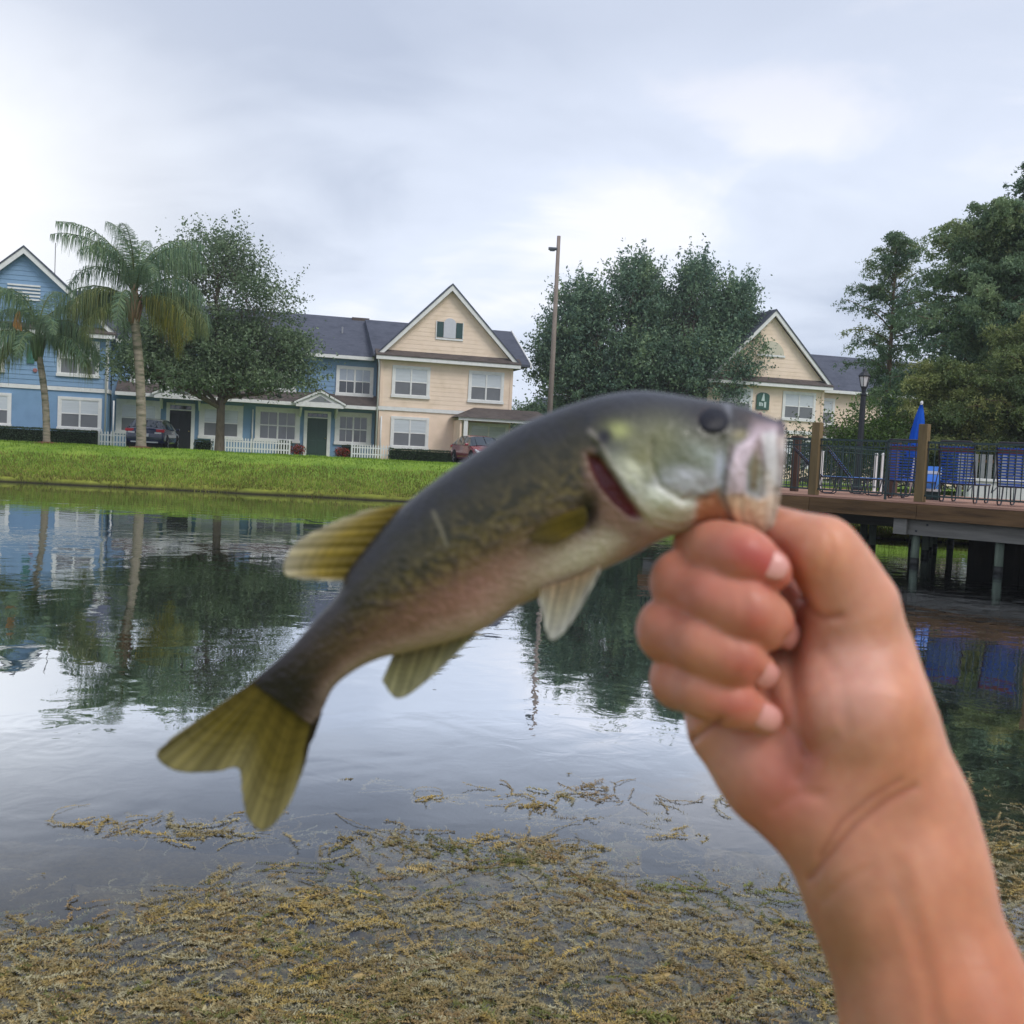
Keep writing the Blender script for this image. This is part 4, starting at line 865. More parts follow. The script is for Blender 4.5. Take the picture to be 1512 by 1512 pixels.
p1 = palm('taller queen palm with a broad drooping crown', (-14.0, 38.4, 1.12), (-0.42, 0, 5.1), 0.185, 0.155,
    [(3.7, 140, 88, 76, PG), (3.9, 30, 84, 100, PG), (3.9, 340, 80, 106, PG), (3.8, 210, 84, 96, PG), (3.6, 95, 86, 76, PG), (3.7, 270, 84, 92, PG), (3.6, 60, 80, 90, PG), (3.5, 20, 72, 110, PG), (3.4, 350, 60, 130, PG), (3.6, 200, 76, 95, PG), (3.6, 170, 66, 120, PG), (3.5, 150, 78, 80, PG), (3.4, 250, 74, 110, PG), (3.3, 300, 62, 125, PG),
     (3.5, 185, 45, 125, PG), (3.4, 5, 42, 125, PG), (3.3, 40, 50, 120, PG), (3.2, 215, 40, 125, PD), (3.3, 160, 30, 115, PD), (3.4, 335, 30, 118, PD), (3.2, 20, 22, 110, PG), (3.0, 270, 30, 120, PG), (3.3, 350, 16, 106, PY), (3.1, 10, 4, 96, PY), (3.6, 0, 26, 108, PD), (3.6, 195, 18, 108, PD), (3.7, 352, 36, 112, PD), (3.4, 186, 30, 112, PG), (2.8, 230, 0, 90, PD), (2.8, 120, 10, 100, PG)], True, 10)
p2 = palm('shorter queen palm near the left edge of the view', (-17.45, 38.2, 1.12), (-0.42, 0, 3.55), 0.13, 0.11,
    [(2.9, 90, 84, 80, PG), (2.9, 30, 76, 100, PG), (3.0, 200, 74, 100, PG), (2.9, 160, 66, 115, PG), (3.0, 350, 62, 120, PG), (2.9, 250, 70, 110, PG), (2.9, 300, 55, 120, PG), (3.0, 180, 40, 120, PG), (3.0, 0, 38, 115, PG),
     (2.8, 40, 35, 115, PG), (2.9, 215, 28, 118, PG), (2.9, 335, 20, 105, PG), (2.7, 170, 15, 100, PD), (2.8, 10, 8, 95, PD), (2.6, 270, 20, 110, PG), (2.6, 190, 2, 90, PD)], False, 60)
# orange fruit stalk hanging in the shorter palm
fs = MB()
for k in range(26):
    a = random.uniform(-0.22, 0.12); fs.tube([(0, -0.1, 0.35), (a * 0.6, -0.15, 0.15), (a, -0.15, -0.25 - random.random() * 0.30)], 0.016, 4)
fs.obj('fruit_stalk', mat('fruit_orange', lin(196, 142, 82), 0.8, var=0.2), p2, loc=(-0.98, -0.2, 4.55))
M_mulch = mat('mulch', lin(104, 72, 54), 0.95, 0.05, var=0.35, scale=8, bump=0.03, bscale=20)
for (x, y, lab) in ((-14.0, 38.4, 'brown mulch ring round the base of the taller palm'), (-17.45, 38.2, 'brown mulch ring round the base of the shorter palm')):
    g = ground_z(x, y); m = MB().lathe([(0.80, -0.08), (0.55, 0.035), (0.2, 0.09), (0.0, 0.10)], 18).obj('mulch_ring', M_mulch, None, smooth=True, loc=(x, y, g)); tag(m, lab, 'mulch')
# ================================================================ POOL DECK
DRZ = -math.atan2(3.0, 3.3); DX, DY = 5.2, 20.0
def dk(x, y, z=0.0): return (DX + math.cos(DRZ) * x - math.sin(DRZ) * y, DY + math.sin(DRZ) * x + math.cos(DRZ) * y, z)
DZ = 1.13
M_dk = mat('deck_boards', lin(176, 138, 120), 0.85, 0.15, var=0.18, scale=2, stretch=(0.4, 4, 4), bump=0.006, bscale=30, obj_rand=0.14)
M_rimb = mat('rim_boards', lin(112, 88, 62), 0.85, 0.15, var=0.35, scale=1.6, stretch=(0.5, 3, 5), bump=0.01, bscale=20, wear=(lin(66, 52, 42), 0.7, 2.2), obj_rand=0.1)
M_gwood = mat('grey_wood', lin(130, 128, 122), 0.9, 0.1, var=0.2, scale=2, stretch=(0.5, 4, 5), bump=0.008, bscale=24, wear=(lin(110, 108, 102), 0.6, 3))
M_pile = mat('pile_wood', lin(96, 106, 94), 0.9, 0.15, var=0.3, scale=4, stretch=(3, 3, 0.6), bump=0.01, bscale=20, wear=(lin(66, 76, 66), 0.7, 3))
M_postw = mat('post_wood', lin(122, 104, 74), 0.85, 0.15, var=0.22, scale=3, stretch=(3, 3, 0.5), bump=0.008, bscale=22)
M_rail = mat('railing_green', lin(38, 58, 58), 0.45, 0.4, var=0.08)
deck = thing('pool_deck', 'raised wooden pool deck on piles over the pond', 'deck', (DX, DY, 0), DRZ)
X0, X1, YB = -3.2, 7.0, 8.2
pl = MB().box(X0, X1, 0, 0.136, -0.038, 0.0).mesh('deck_board'); pl.materials.append(M_dk)
for i in range(int(YB / 0.142)): link('deck_board', pl, None, deck, loc=(0, -0.03 + i * 0.142, DZ + random.uniform(-0.002, 0.002)))
for (a, c_) in ((X0, 0.66), (0.668, 2.70), (2.708, 7.0)): MB().box(a, c_, -0.075, -0.032, DZ - 0.31, DZ - 0.045).obj('rim_board', M_rimb, deck, bevel=0.004)
MB().box(X0, X1, YB - 0.02, YB + 0.02, DZ - 0.3, DZ - 0.045).obj('rim_board', M_rimb, deck)
for x in np.arange(X0 + 0.2, X1, 1.2): MB().box(x, x + 0.045, -0.02, YB - 0.05, DZ - 0.28, DZ - 0.042).obj('joist', M_rimb, deck)
for y in (0.10, 2.3, 4.4): MB().box(2.28 if y < 1 else X0, X1, y, y + 0.09, DZ - 0.60, DZ - 0.315).obj('beam', M_gwood, deck, bevel=0.004)
MB().box(2.28, 2.52, 0.0, 0.095, DZ - 0.60, DZ - 0.318).obj('beam_end', M_gwood, deck, bevel=0.004)
MB().box(X0, 0.3, 0.10, 0.19, DZ - 0.60, DZ - 0.315).obj('beam', M_gwood, deck, bevel=0.004)
for k in range(9): MB().box(2.78 + k * 0.48, 3.255 + k * 0.48, 2.52, 2.56, -0.9, DZ - 0.3).obj('added_dark_board', mat('added_board_dark', lin(44, 40, 36), 0.9, 0.1, var=0.3, stretch=(3, 3, 0.5)), deck)  # dark boards added to blacken the space under the deck and block light
for (x, z) in ((2.85, DZ - 0.40), (2.66, DZ - 0.52)): MB().lathe([(0.02, -0.006), (0.022, 0.0), (0.012, 0.008)], 8).obj('bolt', M_metal, deck, loc=(x, 0.095, z), rot=(math.pi / 2, 0, 0))
for (x, y) in ((2.62, 0.22), (4.05, 0.22), (5.6, 0.22), (0.3, 0.3), (-2.0, 0.3), (2.0, 2.4), (3.4, 2.4), (0.9, 2.4), (-0.6, 2.4), (-2.6, 2.4), (4.9, 2.4), (1.4, 4.5), (2.6, 4.5), (-0.2, 4.5), (4.4, 4.5), (-2.2, 4.5), (1.1, 6.4), (0.2, 6.4), (2.0, 6.4), (3.0, 6.4), (-1.0, 6.4), (1.7, 3.4), (0.6, 5.4)):
    p = MB().tube([(x, y, -1.0), (x, y, DZ - 0.32)], [0.078, 0.072], 12).obj('pile', M_pile, deck, smooth=True)
    MB().tube([(x, y, -0.05), (x, y, 0.12)], 0.081, 12).obj('waterline_stain', mat('wet_stain', (0.012, 0.013, 0.011), 0.5, 0.4), p, smooth=True)
for x in (0.68, 2.70, 4.72, 6.7, -1.34):
    MB().box(x - 0.08, x + 0.08, -0.03, 0.13, DZ + 0.001, DZ + 1.38).obj('post', M_postw, deck, bevel=0.008)
def railing(x0, x1, y, label, axis=0, off=(0, 0), group='green railings round the pool deck', posts=True):
    """metal pickets between a double top rail and a bottom rail"""
    loc = dk(off[0], off[1], DZ); th = thing('metal_railing', label, 'railing', loc, DRZ + axis, group)
    L_ = x1 - x0
    for z, h in ((1.04, 0.04), (0.93, 0.025), (0.10, 0.03)): MB().box(0, L_, -0.018, 0.018, z, z + h).obj('rail', M_rail, th)
    n = min(290, int(L_ / 0.112)); b = MB().box(-0.0065, 0.0065, -0.0065, 0.0065, 0.13, 1.04).mesh('baluster'); b.materials.append(M_rail)
    for i in range(n): link('baluster', b, None, th, loc=((i + 0.5) * L_ / n, 0, 0))
    r = MB()
    for i in range(0, n, 1): r.lathe([(0.0, -0.012), (0.022, 0.0), (0.0, 0.012)], 6, ((i + 1.0) * L_ / n, 0, 1.0))
    o = r.obj('rail_rings', M_rail, th); o['kind'] = 'stuff'
    if posts:
        for a in np.linspace(0.35, L_, max(2, int(L_ / 2.4) + 1)): MB().box(a - 0.018, a + 0.018, -0.018, 0.018, 0, 1.07).obj('metal_post', M_rail, th)
railing(-3.2, 7, 0.05, 'long green picket railing along the water edge of the deck', off=(-3.2, 0.05))
railing(0, 7.9, 0, 'green railing running back from the water at the left of the deck', axis=math.pi / 2, off=(-1.3, 0.12))
bp_ = thing('wooden_post', 'brown wooden post on the deck behind the left loungers', 'post', dk(1.0, 3.0, DZ), DRZ); MB().box(-0.08, 0.08, -0.08, 0.08, 0, 1.10).obj('post_shaft', mat('brown_post', lin(86, 66, 56), 0.85), bp_, bevel=0.01)
MB().box(-0.1, 0.1, -0.1, 0.1, 1.10, 1.14).obj('post_cap', mat('brown_post', lin(86, 66, 56), 0.85), bp_, bevel=0.01)
bp_ = thing('wooden_post', 'brown wooden post at the far left corner of the deck railing', 'post', (6.0, 21.9, DZ), DRZ); MB().box(-0.07, 0.07, -0.07, 0.07, 0, 1.14).obj('post_shaft', mat('brown_post', lin(86, 66, 56), 0.85), bp_, bevel=0.01)
MB().box(-0.09, 0.09, -0.09, 0.09, 1.14, 1.18).obj('post_cap', mat('brown_post', lin(86, 66, 56), 0.85), bp_, bevel=0.01)

# ---- strap loungers
M_str = mat('navy_strap', lin(56, 106, 210), 0.45, 0.4, var=0.08); M_strb = mat('bright_blue_strap', lin(96, 160, 245), 0.45, 0.4, var=0.08)
M_tube = mat('bronze_tube', lin(52, 48, 58), 0.35, 0.5, metal=0.3, var=0.08); M_head = mat('brown_headstrap', lin(122, 74, 66), 0.7, var=0.1)
def lounger(label, loc, rz, back=62, straps=None, head=True, group='strap sun loungers on the pool deck'):
    th = thing('sun_lounger', label, 'sun lounger', loc, rz, group)
    s_m = straps or M_str; w = 0.30; zs = 0.34; e = math.radians(back); Lb = 0.78
    fr = MB()
    for sg_ in (-1, 1): fr.tube([(0, sg_ * w, zs), (1.25, sg_ * w, zs), (1.30, sg_ * (w - 0.03), zs + 0.01)], 0.014, 7)
    fr.tube([(1.30, -w + 0.03, zs), (1.30, w - 0.03, zs)], 0.014, 7); fr.tube([(0, -w, zs), (0, w, zs)], 0.014, 7)
    fr.obj('seat_frame', M_tube, th, smooth=True)
    bx_, bz_ = -math.cos(e) * Lb, math.sin(e) * Lb; bf = MB()
    bf.tube([(0, -w, zs), (bx_, -w, zs + bz_), (bx_ * 1.05, -w + 0.05, zs + bz_ * 1.05), (bx_ * 1.05, w - 0.05, zs + bz_ * 1.05), (bx_, w, zs + bz_), (0, w, zs)], 0.014, 7)
    b = bf.obj('back_frame', M_tube, th, smooth=True)
    for k in range(13):
        t = 0.05 + k * 0.071; c_ = np.array([bx_ * t, 0, zs + bz_ * t]); d = np.array([bx_, 0, bz_]) / Lb * 0.0135; nrm = np.array([bz_, 0, -bx_]) / Lb * 0.017
        if head and k == 11: d = d * 3.0
        mb = MB(); v = []
        for yy in (-w - 0.012, w + 0.012):
            v += [c_ - d + nrm + [0, yy, 0], c_ + d + nrm + [0, yy, 0], c_ + d + nrm * 1.25 + [0, yy, 0], c_ - d + nrm * 1.25 + [0, yy, 0]]
        mb.add(v, [(0, 1, 5, 4), (1, 2, 6, 5), (2, 3, 7, 6), (3, 0, 4, 7), (0, 3, 2, 1), (4, 5, 6, 7)]); mb.obj('back_strap', M_head if head and k == 11 else s_m, b)
    for k in range(17):
        x = 0.06 + k * 0.073; MB().box(x - 0.024, x + 0.024, -w - 0.012, w + 0.012, zs + 0.015, zs + 0.019).obj('seat_strap', s_m, th)
    for x in (0.12, 1.02):       # U-shaped sled legs
        for sg_ in (-1, 1): MB().tube([(x - 0.16, sg_ * (w - 0.01), zs), (x - 0.10, sg_ * (w - 0.01), 0.04), (x - 0.06, sg_ * (w - 0.01), 0.013), (x + 0.12, sg_ * (w - 0.01), 0.013), (x + 0.16, sg_ * (w - 0.01), 0.04), (x + 0.22, sg_ * (w - 0.01), zs)], 0.013, 7).obj('leg', M_tube, th, smooth=True)
    for sg_ in (-1, 1): MB().tube([(bx_ * 0.55, sg_ * (w - 0.02), zs + bz_ * 0.55), (-0.45, sg_ * (w - 0.02), zs - 0.12), (-0.05, sg_ * (w - 0.02), zs)], 0.009, 6).obj('prop', M_tube, th, smooth=True)
    return th
HB = DRZ + math.pi / 2
lounger('navy strap lounger directly left of the right wooden post, back to the water', dk(2.06, 0.95, DZ + 0.006), HB + 0.12, 70)
lounger('navy strap lounger seen from behind, right of the umbrella post', dk(3.02, 0.95, DZ + 0.006), HB + 0.10, 70)
lounger('navy strap lounger cut off by the right edge of the view', dk(4.02, 0.95, DZ + 0.006), HB + 0.05, 70)
lounger('bright blue lounger nearest the left wooden post, seen from the side', (6.35, 21.2, DZ + 0.006), math.radians(-12), 44, M_strb, False)
lounger('bright blue lounger seen from the side beyond the nearer bright blue one', (7.25, 22.1, DZ + 0.006), math.radians(-12), 50, M_strb, False)
bx = thing('storage_box', 'bright blue and white box standing beside the right wooden post', 'box', (8.22, 20.2, DZ), DRZ + 0.3)
MB().box(-0.17, 0.17, -0.15, 0.15, 0.22, 0.50).obj('box_body', M_strb, bx, bevel=0.01); MB().box(-0.18, 0.18, -0.16, 0.16, 0.17, 0.22).obj('white_band', M_trim, bx); MB().box(-0.17, 0.17, -0.15, 0.15, 0.505, 0.57).obj('lid', M_trim, bx, bevel=0.01); MB().box(-0.16, 0.16, -0.14, 0.14, 0.0, 0.168).obj('base', M_rail, bx); MB().box(-0.17, 0.17, -0.15, 0.15, 0.572, 0.66).obj('lid_top', M_strb, bx)

# ---- closed umbrella
um = thing('closed_umbrella', 'closed bright blue patio umbrella behind the right wooden post', 'umbrella', (8.62, 22.3, DZ), 0)
um.rotation_euler = (0, math.radians(3.5), 0)
MB().tube([(0, 0, 0), (0, 0, 2.05)], 0.02, 8).obj('pole', mat('white_pole', (0.7, 0.7, 0.7), 0.4), um, smooth=True)
cv = []; cf = []; na = 24; prof = [(0.03, 2.0), (0.065, 1.87), (0.095, 1.68), (0.12, 1.42), (0.14, 1.15), (0.15, 0.95), (0.13, 0.86)]
for (r_, z_) in prof:
    for j in range(na):
        t = 2 * math.pi * j / na; rr = r_ * (1 + 0.28 * math.cos(8 * t) * min(1, (2.0 - z_) * 2)); cv.append((rr * math.cos(t), rr * math.sin(t), z_))
cf = [(i * na + j, i * na + (j + 1) % na, (i + 1) * na + (j + 1) % na, (i + 1) * na + j) for i in range(len(prof) - 1) for j in range(na)] + [tuple(range(na))]
m_ = bpy.data.meshes.new('canopy'); m_.from_pydata(cv, [], cf); m_.polygons.foreach_set('use_smooth', np.ones(len(cf), dtype=bool)); m_.update()
link('canopy', m_, mat('blue_canvas', lin(20, 84, 186), 0.8, 0.2, var=0.1, scale=6), um)
MB().lathe([(0.012, 0.0), (0.035, 0.03), (0.03, 0.07), (0.0, 0.09)], 8).obj('finial', M_trim, um, loc=(0, 0, 2.0))

# ---- lamp post
lp = thing('lamp_post', 'black lamp post with a glass lantern behind the deck railing', 'lamp post', (9.05, 27, 1.05))
M_blk = mat('black_iron', lin(32, 36, 42), 0.5, 0.4, var=0.1)
MB().lathe([(0.16, 0), (0.16, 0.12), (0.10, 0.25), (0.085, 0.6), (0.07, 2.55), (0.085, 2.57), (0.085, 2.61), (0.05, 2.63), (0.06, 2.72), (0.08, 2.78)], 12).obj('post_shaft', M_blk, lp, smooth=False)
ln = MB().lathe([(0.085, 2.78), (0.095, 2.80)], 6).obj('lantern', M_blk, lp)
f = MB()
for k in range(6):
    t = k * math.pi / 3; f.beam((0.085 * math.cos(t), 0.085 * math.sin(t), 2.79), (0.145 * math.cos(t), 0.145 * math.sin(t), 3.06), 0.014, 0.014)
f.obj('lantern_bars', M_blk, ln)
MB().lathe([(0.075, 2.80), (0.132, 3.05)], 6).obj('lantern_glass', mat('lantern_glass', lin(214, 216, 214), 0.2, 0.6, var=0.05), ln)
MB().lathe([(0.165, 3.06), (0.17, 3.08), (0.10, 3.16), (0.05, 3.20), (0.03, 3.26), (0.0, 3.29)], 6).obj('lantern_cap', M_blk, ln)

# ---- things behind the deck
lw = thing('low_wall', 'low white wall with a cap behind the right-hand loungers', 'wall', (12.9, 27.6, 1.0), math.radians(-8))
MB().box(-0.6, 4.5, 0, 0.3, -0.1, 0.52).obj('wall_body', mat('white_render', (0.66, 0.66, 0.63), 0.8, var=0.08), lw); MB().box(-0.66, 4.56, -0.05, 0.35, 0.523, 0.60).obj('wall_cap', M_trim, lw, bevel=0.01)
sf = thing('slatted_fence', 'grey upright board fence behind the low white wall', 'fence', (12.6, 29.0, 1.0), math.radians(-10))
bd = MB().box(-0.07, 0.07, -0.012, 0.012, 0.05, 1.28).mesh('board'); bd.materials.append(mat('grey_board', lin(132, 134, 134), 0.8, var=0.15, obj_rand=0.3))
for i in range(26): link('board', bd, None, sf, loc=(i * 0.19, 0, 0))
for z in (0.25, 1.05): MB().box(-0.1, 4.9, 0.014, 0.06, z, z + 0.08).obj('rail', M_rimb, sf)
for i, (px_, lab) in enumerate(((1213, 'slim white post left of the lamp post'), (1293, 'left white post of the pair right of the lamp post'), (1303, 'right white post of the pair right of the lamp post'))):
    q = at(px_, 690, 26.5); t_ = thing('white_post', lab, 'post', (q[0], 26.5, 1.0), 0); MB().box(-0.035, 0.035, -0.035, 0.035, 0, 1.08).obj('post_shaft', M_trim, t_, bevel=0.01); MB().lathe([(0.05, 1.08), (0.05, 1.10), (0.0, 1.14)], 4).obj('post_cap', M_trim, t_)
# ================================================================ THE FISH
FORG = near(1135, 790, 0.362)
fish = thing('bass', 'small largemouth bass held up by its lower jaw', 'fish', tuple(FORG))
def fdc(px): return 0.362 + (1135 - np.asarray(px, float)) / 900 * 0.018
def fpt(px, py, off):
    """fish plane point; off = metres towards the camera"""
    d = fdc(px); px = np.asarray(px, float); py = np.asarray(py, float)
    return EYE + FW * (d - off)[..., None] + RT * ((px - 756) / F * d)[..., None] - UP * ((py - 756) / F * d)[..., None] - FORG
PXM = 0.362 / F
TOP = [(372, 1006), (398, 984), (430, 955), (465, 916), (497, 880), (516, 841), (553, 794), (595, 748), (645, 708), (700, 670), (762, 631), (818, 607), (862, 592), (903, 582), (945, 578), (985, 582), (1022, 588), (1060, 594), (1092, 600), (1120, 610), (1147, 621)]
BOT = [(466, 1072), (478, 1044), (494, 1014), (524, 990), (562, 972), (606, 962), (660, 948), (712, 930), (765, 895), (820, 872), (880, 845), (930, 822), (962, 804), (985, 794), (1004, 788), (1026, 781), (1048, 778), (1074, 784), (1095, 789), (1111, 794), (1125, 797)]
THK = [9, 15, 22, 30, 40, 50, 61, 70, 77, 82, 85, 87, 89, 90, 88, 84, 79, 72, 62, 52, 40]
def fpj(px, py, off):
    """like fpt, but the pixel is where the raised point itself appears"""
    d = fdc(px); px = np.asarray(px, float); py = np.asarray(py, float); s_ = (d - off) / d
    return fpt(756 + (px - 756) * s_, 756 + (py - 756) * s_, off)
def cr(P, n):
    P = np.array(P, float).reshape(len(P), -1); out_ = []
    for t in np.linspace(0, len(P) - 1, n):
        i = min(int(t), len(P) - 2); u = t - i; p0, p1, p2, p3 = P[max(i - 1, 0)], P[i], P[i + 1], P[min(i + 2, len(P) - 1)]
        out_.append(0.5 * ((2 * p1) + (-p0 + p2) * u + (2 * p0 - 5 * p1 + 4 * p2 - p3) * u * u + (-p0 + 3 * p1 - 3 * p2 + p3) * u ** 3))
    return np.array(out_)
NS, NH = 430, 104
T_ = cr(TOP, NS); B_ = cr(BOT, NS); H_ = cr(THK, NS)[:, 0]
phi = np.linspace(0, math.pi, NH); tv = (1 - np.cos(phi)) / 2
U = T_[:, None, 0] + (B_[:, None, 0] - T_[:, None, 0]) * tv[None]; Vv = T_[:, None, 1] + (B_[:, None, 1] - T_[:, None, 1]) * tv[None]
base_th = H_[:, None] * (np.sin(phi)[None] ** 0.85)
_UG, _VG = U, Vv                                  # body grid; the pattern is laid out where each near-side point is seen
_k = 1 / (1 - base_th * PXM / fdc(U)); U = 756 + (_UG - 756) * _k; Vv = 756 + (_VG - 756) * _k
def seg_dist(u, v, P, closed=False):
    P = np.array(P, float); d = np.full(u.shape, 1e9); Q = np.vstack([P, P[:1]]) if closed else P
    for a, b_ in zip(Q[:-1], Q[1:]):
        ab = b_ - a; t = np.clip(((u - a[0]) * ab[0] + (v - a[1]) * ab[1]) / (ab @ ab + 1e-9), 0, 1)
        d = np.minimum(d, np.hypot(u - a[0] - t * ab[0], v - a[1] - t * ab[1]))
    return d
def pmask(u, v, P, soft=4.0):
    P = np.array(P, float); ins = np.zeros(u.shape, bool); n = len(P)
    for i in range(n):
        x1, y1 = P[i]; x2, y2 = P[(i + 1) % n]
        c_ = ((y1 > v) != (y2 > v)) & (u < (x2 - x1) * (v - y1) / (y2 - y1 + 1e-12) + x1); ins ^= c_
    sdist = np.where(ins, 1, -1) * seg_dist(u, v, P, True)
    return np.clip(0.5 + sdist / (2 * soft), 0, 1)
def blob(u, v, cx, cy, rx, ry, a=0.0):
    c_, s_ = math.cos(math.radians(a)), math.sin(math.radians(a)); x = (u - cx) * c_ + (v - cy) * s_; y = -(u - cx) * s_ + (v - cy) * c_
    return np.exp(-(x / rx) ** 2 - (y / ry) ** 2)
def nz(u, v, s, z=0.0): return np.array([mnoise.noise(Vector((a * s, b_ * s, z))) for a, b_ in zip(u.ravel(), v.ravel())]).reshape(u.shape)
EDGE = [(868, 640), (882, 655), (900, 690), (922, 722), (943, 752), (966, 775), (1002, 787)]           # rear edge of the gill cover
SLIT = [(868, 672), (884, 676), (906, 702), (926, 735), (944, 764), (930, 762), (906, 742), (886, 718), (874, 694)]
HEADP = EDGE[::-1] + [(862, 560), (1200, 560), (1200, 830), (1002, 830)]
mh = pmask(U, Vv, HEADP, 3.5)
MAX1 = [(1084, 660), (1118, 640), (1111, 660), (1101, 688), (1098, 730), (1070, 732), (1073, 692)]
MAX2 = [(1124, 641), (1142, 636), (1150, 665), (1148, 722), (1137, 722), (1126, 680)]
GAPP = [(1118, 656), (1121, 690), (1115, 728), (1106, 724), (1107, 690)]
BRN = [(1030, 738), (1060, 724), (1070, 748), (1090, 780), (1052, 778), (1024, 775)]
JAW = [(1070, 732), (1098, 730), (1118, 738), (1150, 728), (1180, 728), (1180, 820), (1110, 820), (1085, 775), (1072, 750)]
m1_, m2_, mg_, mb_, mj_ = pmask(U, Vv, MAX1, 4), pmask(U, Vv, MAX2, 4), pmask(U, Vv, GAPP, 4), pmask(U, Vv, BRN, 6), pmask(U, Vv, JAW, 5)
msl = pmask(U, Vv, SLIT, 4)
PRE = [(962, 652), (960, 680), (975, 720), (1010, 740), (1050, 735)]                        # preopercle groove
offp = 7 * mh * np.clip((Vv - np.interp(U, [860, 960], [592, 582]) - 14) / 40, 0, 1) - 12 * msl + 5 * m1_ + 3 * m2_ - 2 * mg_ - 7 * mb_ + 2 * mj_
offp -= 3.2 * np.exp(-(seg_dist(U, Vv, PRE) / 5) ** 2); offp -= 4 * np.exp(-(seg_dist(U, Vv, [(1066, 648), (1062, 700), (1058, 735), (1072, 765), (1092, 790)]) / 4.5) ** 2)
offp -= 2.5 * np.exp(-(seg_dist(U, Vv, [(960, 768), (1000, 776), (1030, 770)]) / 3) ** 2) + 2.0 * np.exp(-(seg_dist(U, Vv, [(975, 758), (1005, 764), (1030, 757)]) / 3) ** 2)
offp += 3 * blob(U, Vv, 1054, 621, 34, 28) + 5 * blob(U, Vv, 985, 740, 26, 16, 20) + 3 * blob(U, Vv, 1010, 660, 40, 38)
offp -= 9 * blob(U, Vv, 868, 762, 14, 26, 15)                                                            # hollow behind the pectoral base
nA = nz(U, Vv, 0.035); nB = nz(U, Vv, 0.09, 5); nC = nz(U, Vv, 0.25, 9)
offp += 0.9 * nB + 0.35 * nC
zoff = (base_th + offp * (np.sin(phi)[None] ** 0.8)) * PXM
# --- colour (skin pattern, plus painted glint, silver highlights and a dark hollow)
def L3(r, g, b_): return np.array(lin(r, g, b_))
def mixc(c, col, m): return c * (1 - m[..., None]) + col * m[..., None]
tt_ = np.broadcast_to(tv[None], U.shape)
stops = [(0.0, (42, 43, 50)), (0.12, (44, 44, 47)), (0.22, (54, 51, 38)), (0.42, (78, 68, 40)), (0.60, (98, 80, 54)), (0.74, (138, 106, 92)), (0.86, (184, 152, 142)), (1.0, (196, 172, 160))]
tj = np.clip(tt_ + 0.05 * nA + 0.035 * nB, 0, 1); xsn = [s_[0] for s_ in stops]
Cc = np.stack([np.interp(tj, xsn, [L3(*s_[1])[k] for s_ in stops]) for k in range(3)], -1)
sx = np.broadcast_to(np.linspace(0, 20, NS)[:, None], U.shape)
mot = np.clip((nB * 1.1 + nA * 0.9 + 0.30 * nC - 0.02) * 3.2, 0, 1) * np.exp(-((tt_ - 0.38) / 0.27) ** 2)
Cc = mixc(Cc, L3(38, 38, 28), 0.80 * mot)
lite = np.clip((-nB * 1.1 + 0.4 * nC - 0.10) * 3.0, 0, 1) * np.exp(-((tt_ - 0.50) / 0.20) ** 2); Cc = mixc(Cc, L3(150, 136, 84), 0.22 * lite)
Cc = mixc(Cc, L3(50, 39, 36), np.clip((6.5 - sx) / 4, 0, 1) * 0.72 * (1 - 0.55 * np.clip((tt_ - 0.6) * 3, 0, 1)))
Cc = mixc(Cc, L3(26, 20, 22), np.clip((2.9 - sx) / 1.8, 0, 1) * 0.95 * np.clip(1.45 - tt_ * 0.8, 0, 1))
Cc = mixc(Cc, L3(138, 96, 86), 0.40 * blob(U, Vv, 620, 900, 110, 26, -24)); Cc = mixc(Cc, L3(168, 118, 112), 0.5 * blob(U, Vv, 740, 860, 110, 34, -24))
Cc = mixc(Cc, L3(214, 206, 188), 0.85 * blob(U, Vv, 880, 815, 95, 26, -22)); Cc = mixc(Cc, L3(214, 208, 192), np.clip(nC * 2.5, 0, 1) * 0.6 * blob(U, Vv, 870, 806, 110, 30, -22))
Cc = mixc(Cc, L3(152, 110, 100), 0.7 * blob(U, Vv, 945, 805, 60, 22, -30)); Cc = mixc(Cc, L3(96, 74, 66), 0.55 * blob(U, Vv, 905, 765, 40, 26, 40))
Cc = mixc(Cc, L3(134, 102, 90), 0.75 * pmask(U, Vv, [(862, 668), (876, 664), (880, 700), (905, 745), (945, 772), (960, 790), (930, 800), (880, 760), (864, 710)], 7))
Cc = mixc(Cc, L3(40, 32, 30), 0.9 * blob(U, Vv, 868, 760, 15, 27, 12))  # shade of the hollow behind the pectoral, painted dark
# head
hc = np.stack([np.interp(Vv - np.interp(U, [860, 960, 1060, 1160], [592, 582, 594, 622]), [0, 12, 30, 60, 95, 130, 160, 200], [L3(*c_)[k] for c_ in ((54, 56, 64), (58, 58, 62), (72, 71, 62), (112, 112, 92), (128, 132, 120), (176, 178, 188), (212, 206, 190), (200, 172, 156))]) for k in range(3)], -1)
mhc = mh * np.clip(np.clip((U - 868) / 60, 0, 1) + np.clip((Vv - 634) / 16, 0, 1), 0, 1); Cc = mixc(Cc, hc, mhc)
Cc = mixc(Cc, L3(108, 112, 88), 0.8 * mh * blob(U, Vv, 1000, 655, 42, 34)); Cc = mixc(Cc, L3(186, 190, 120), 0.75 * mh * blob(U, Vv, 912, 636, 18, 12)); Cc = mixc(Cc, L3(150, 142, 84), 0.5 * mh * blob(U, Vv, 945, 680, 26, 30))
Cc = mixc(Cc, L3(36, 34, 42), 0.95 * blob(U, Vv, 890, 646, 9, 12, 30)); Cc = mixc(Cc, L3(92, 92, 88), 0.6 * blob(U, Vv, 905, 662, 16, 10))
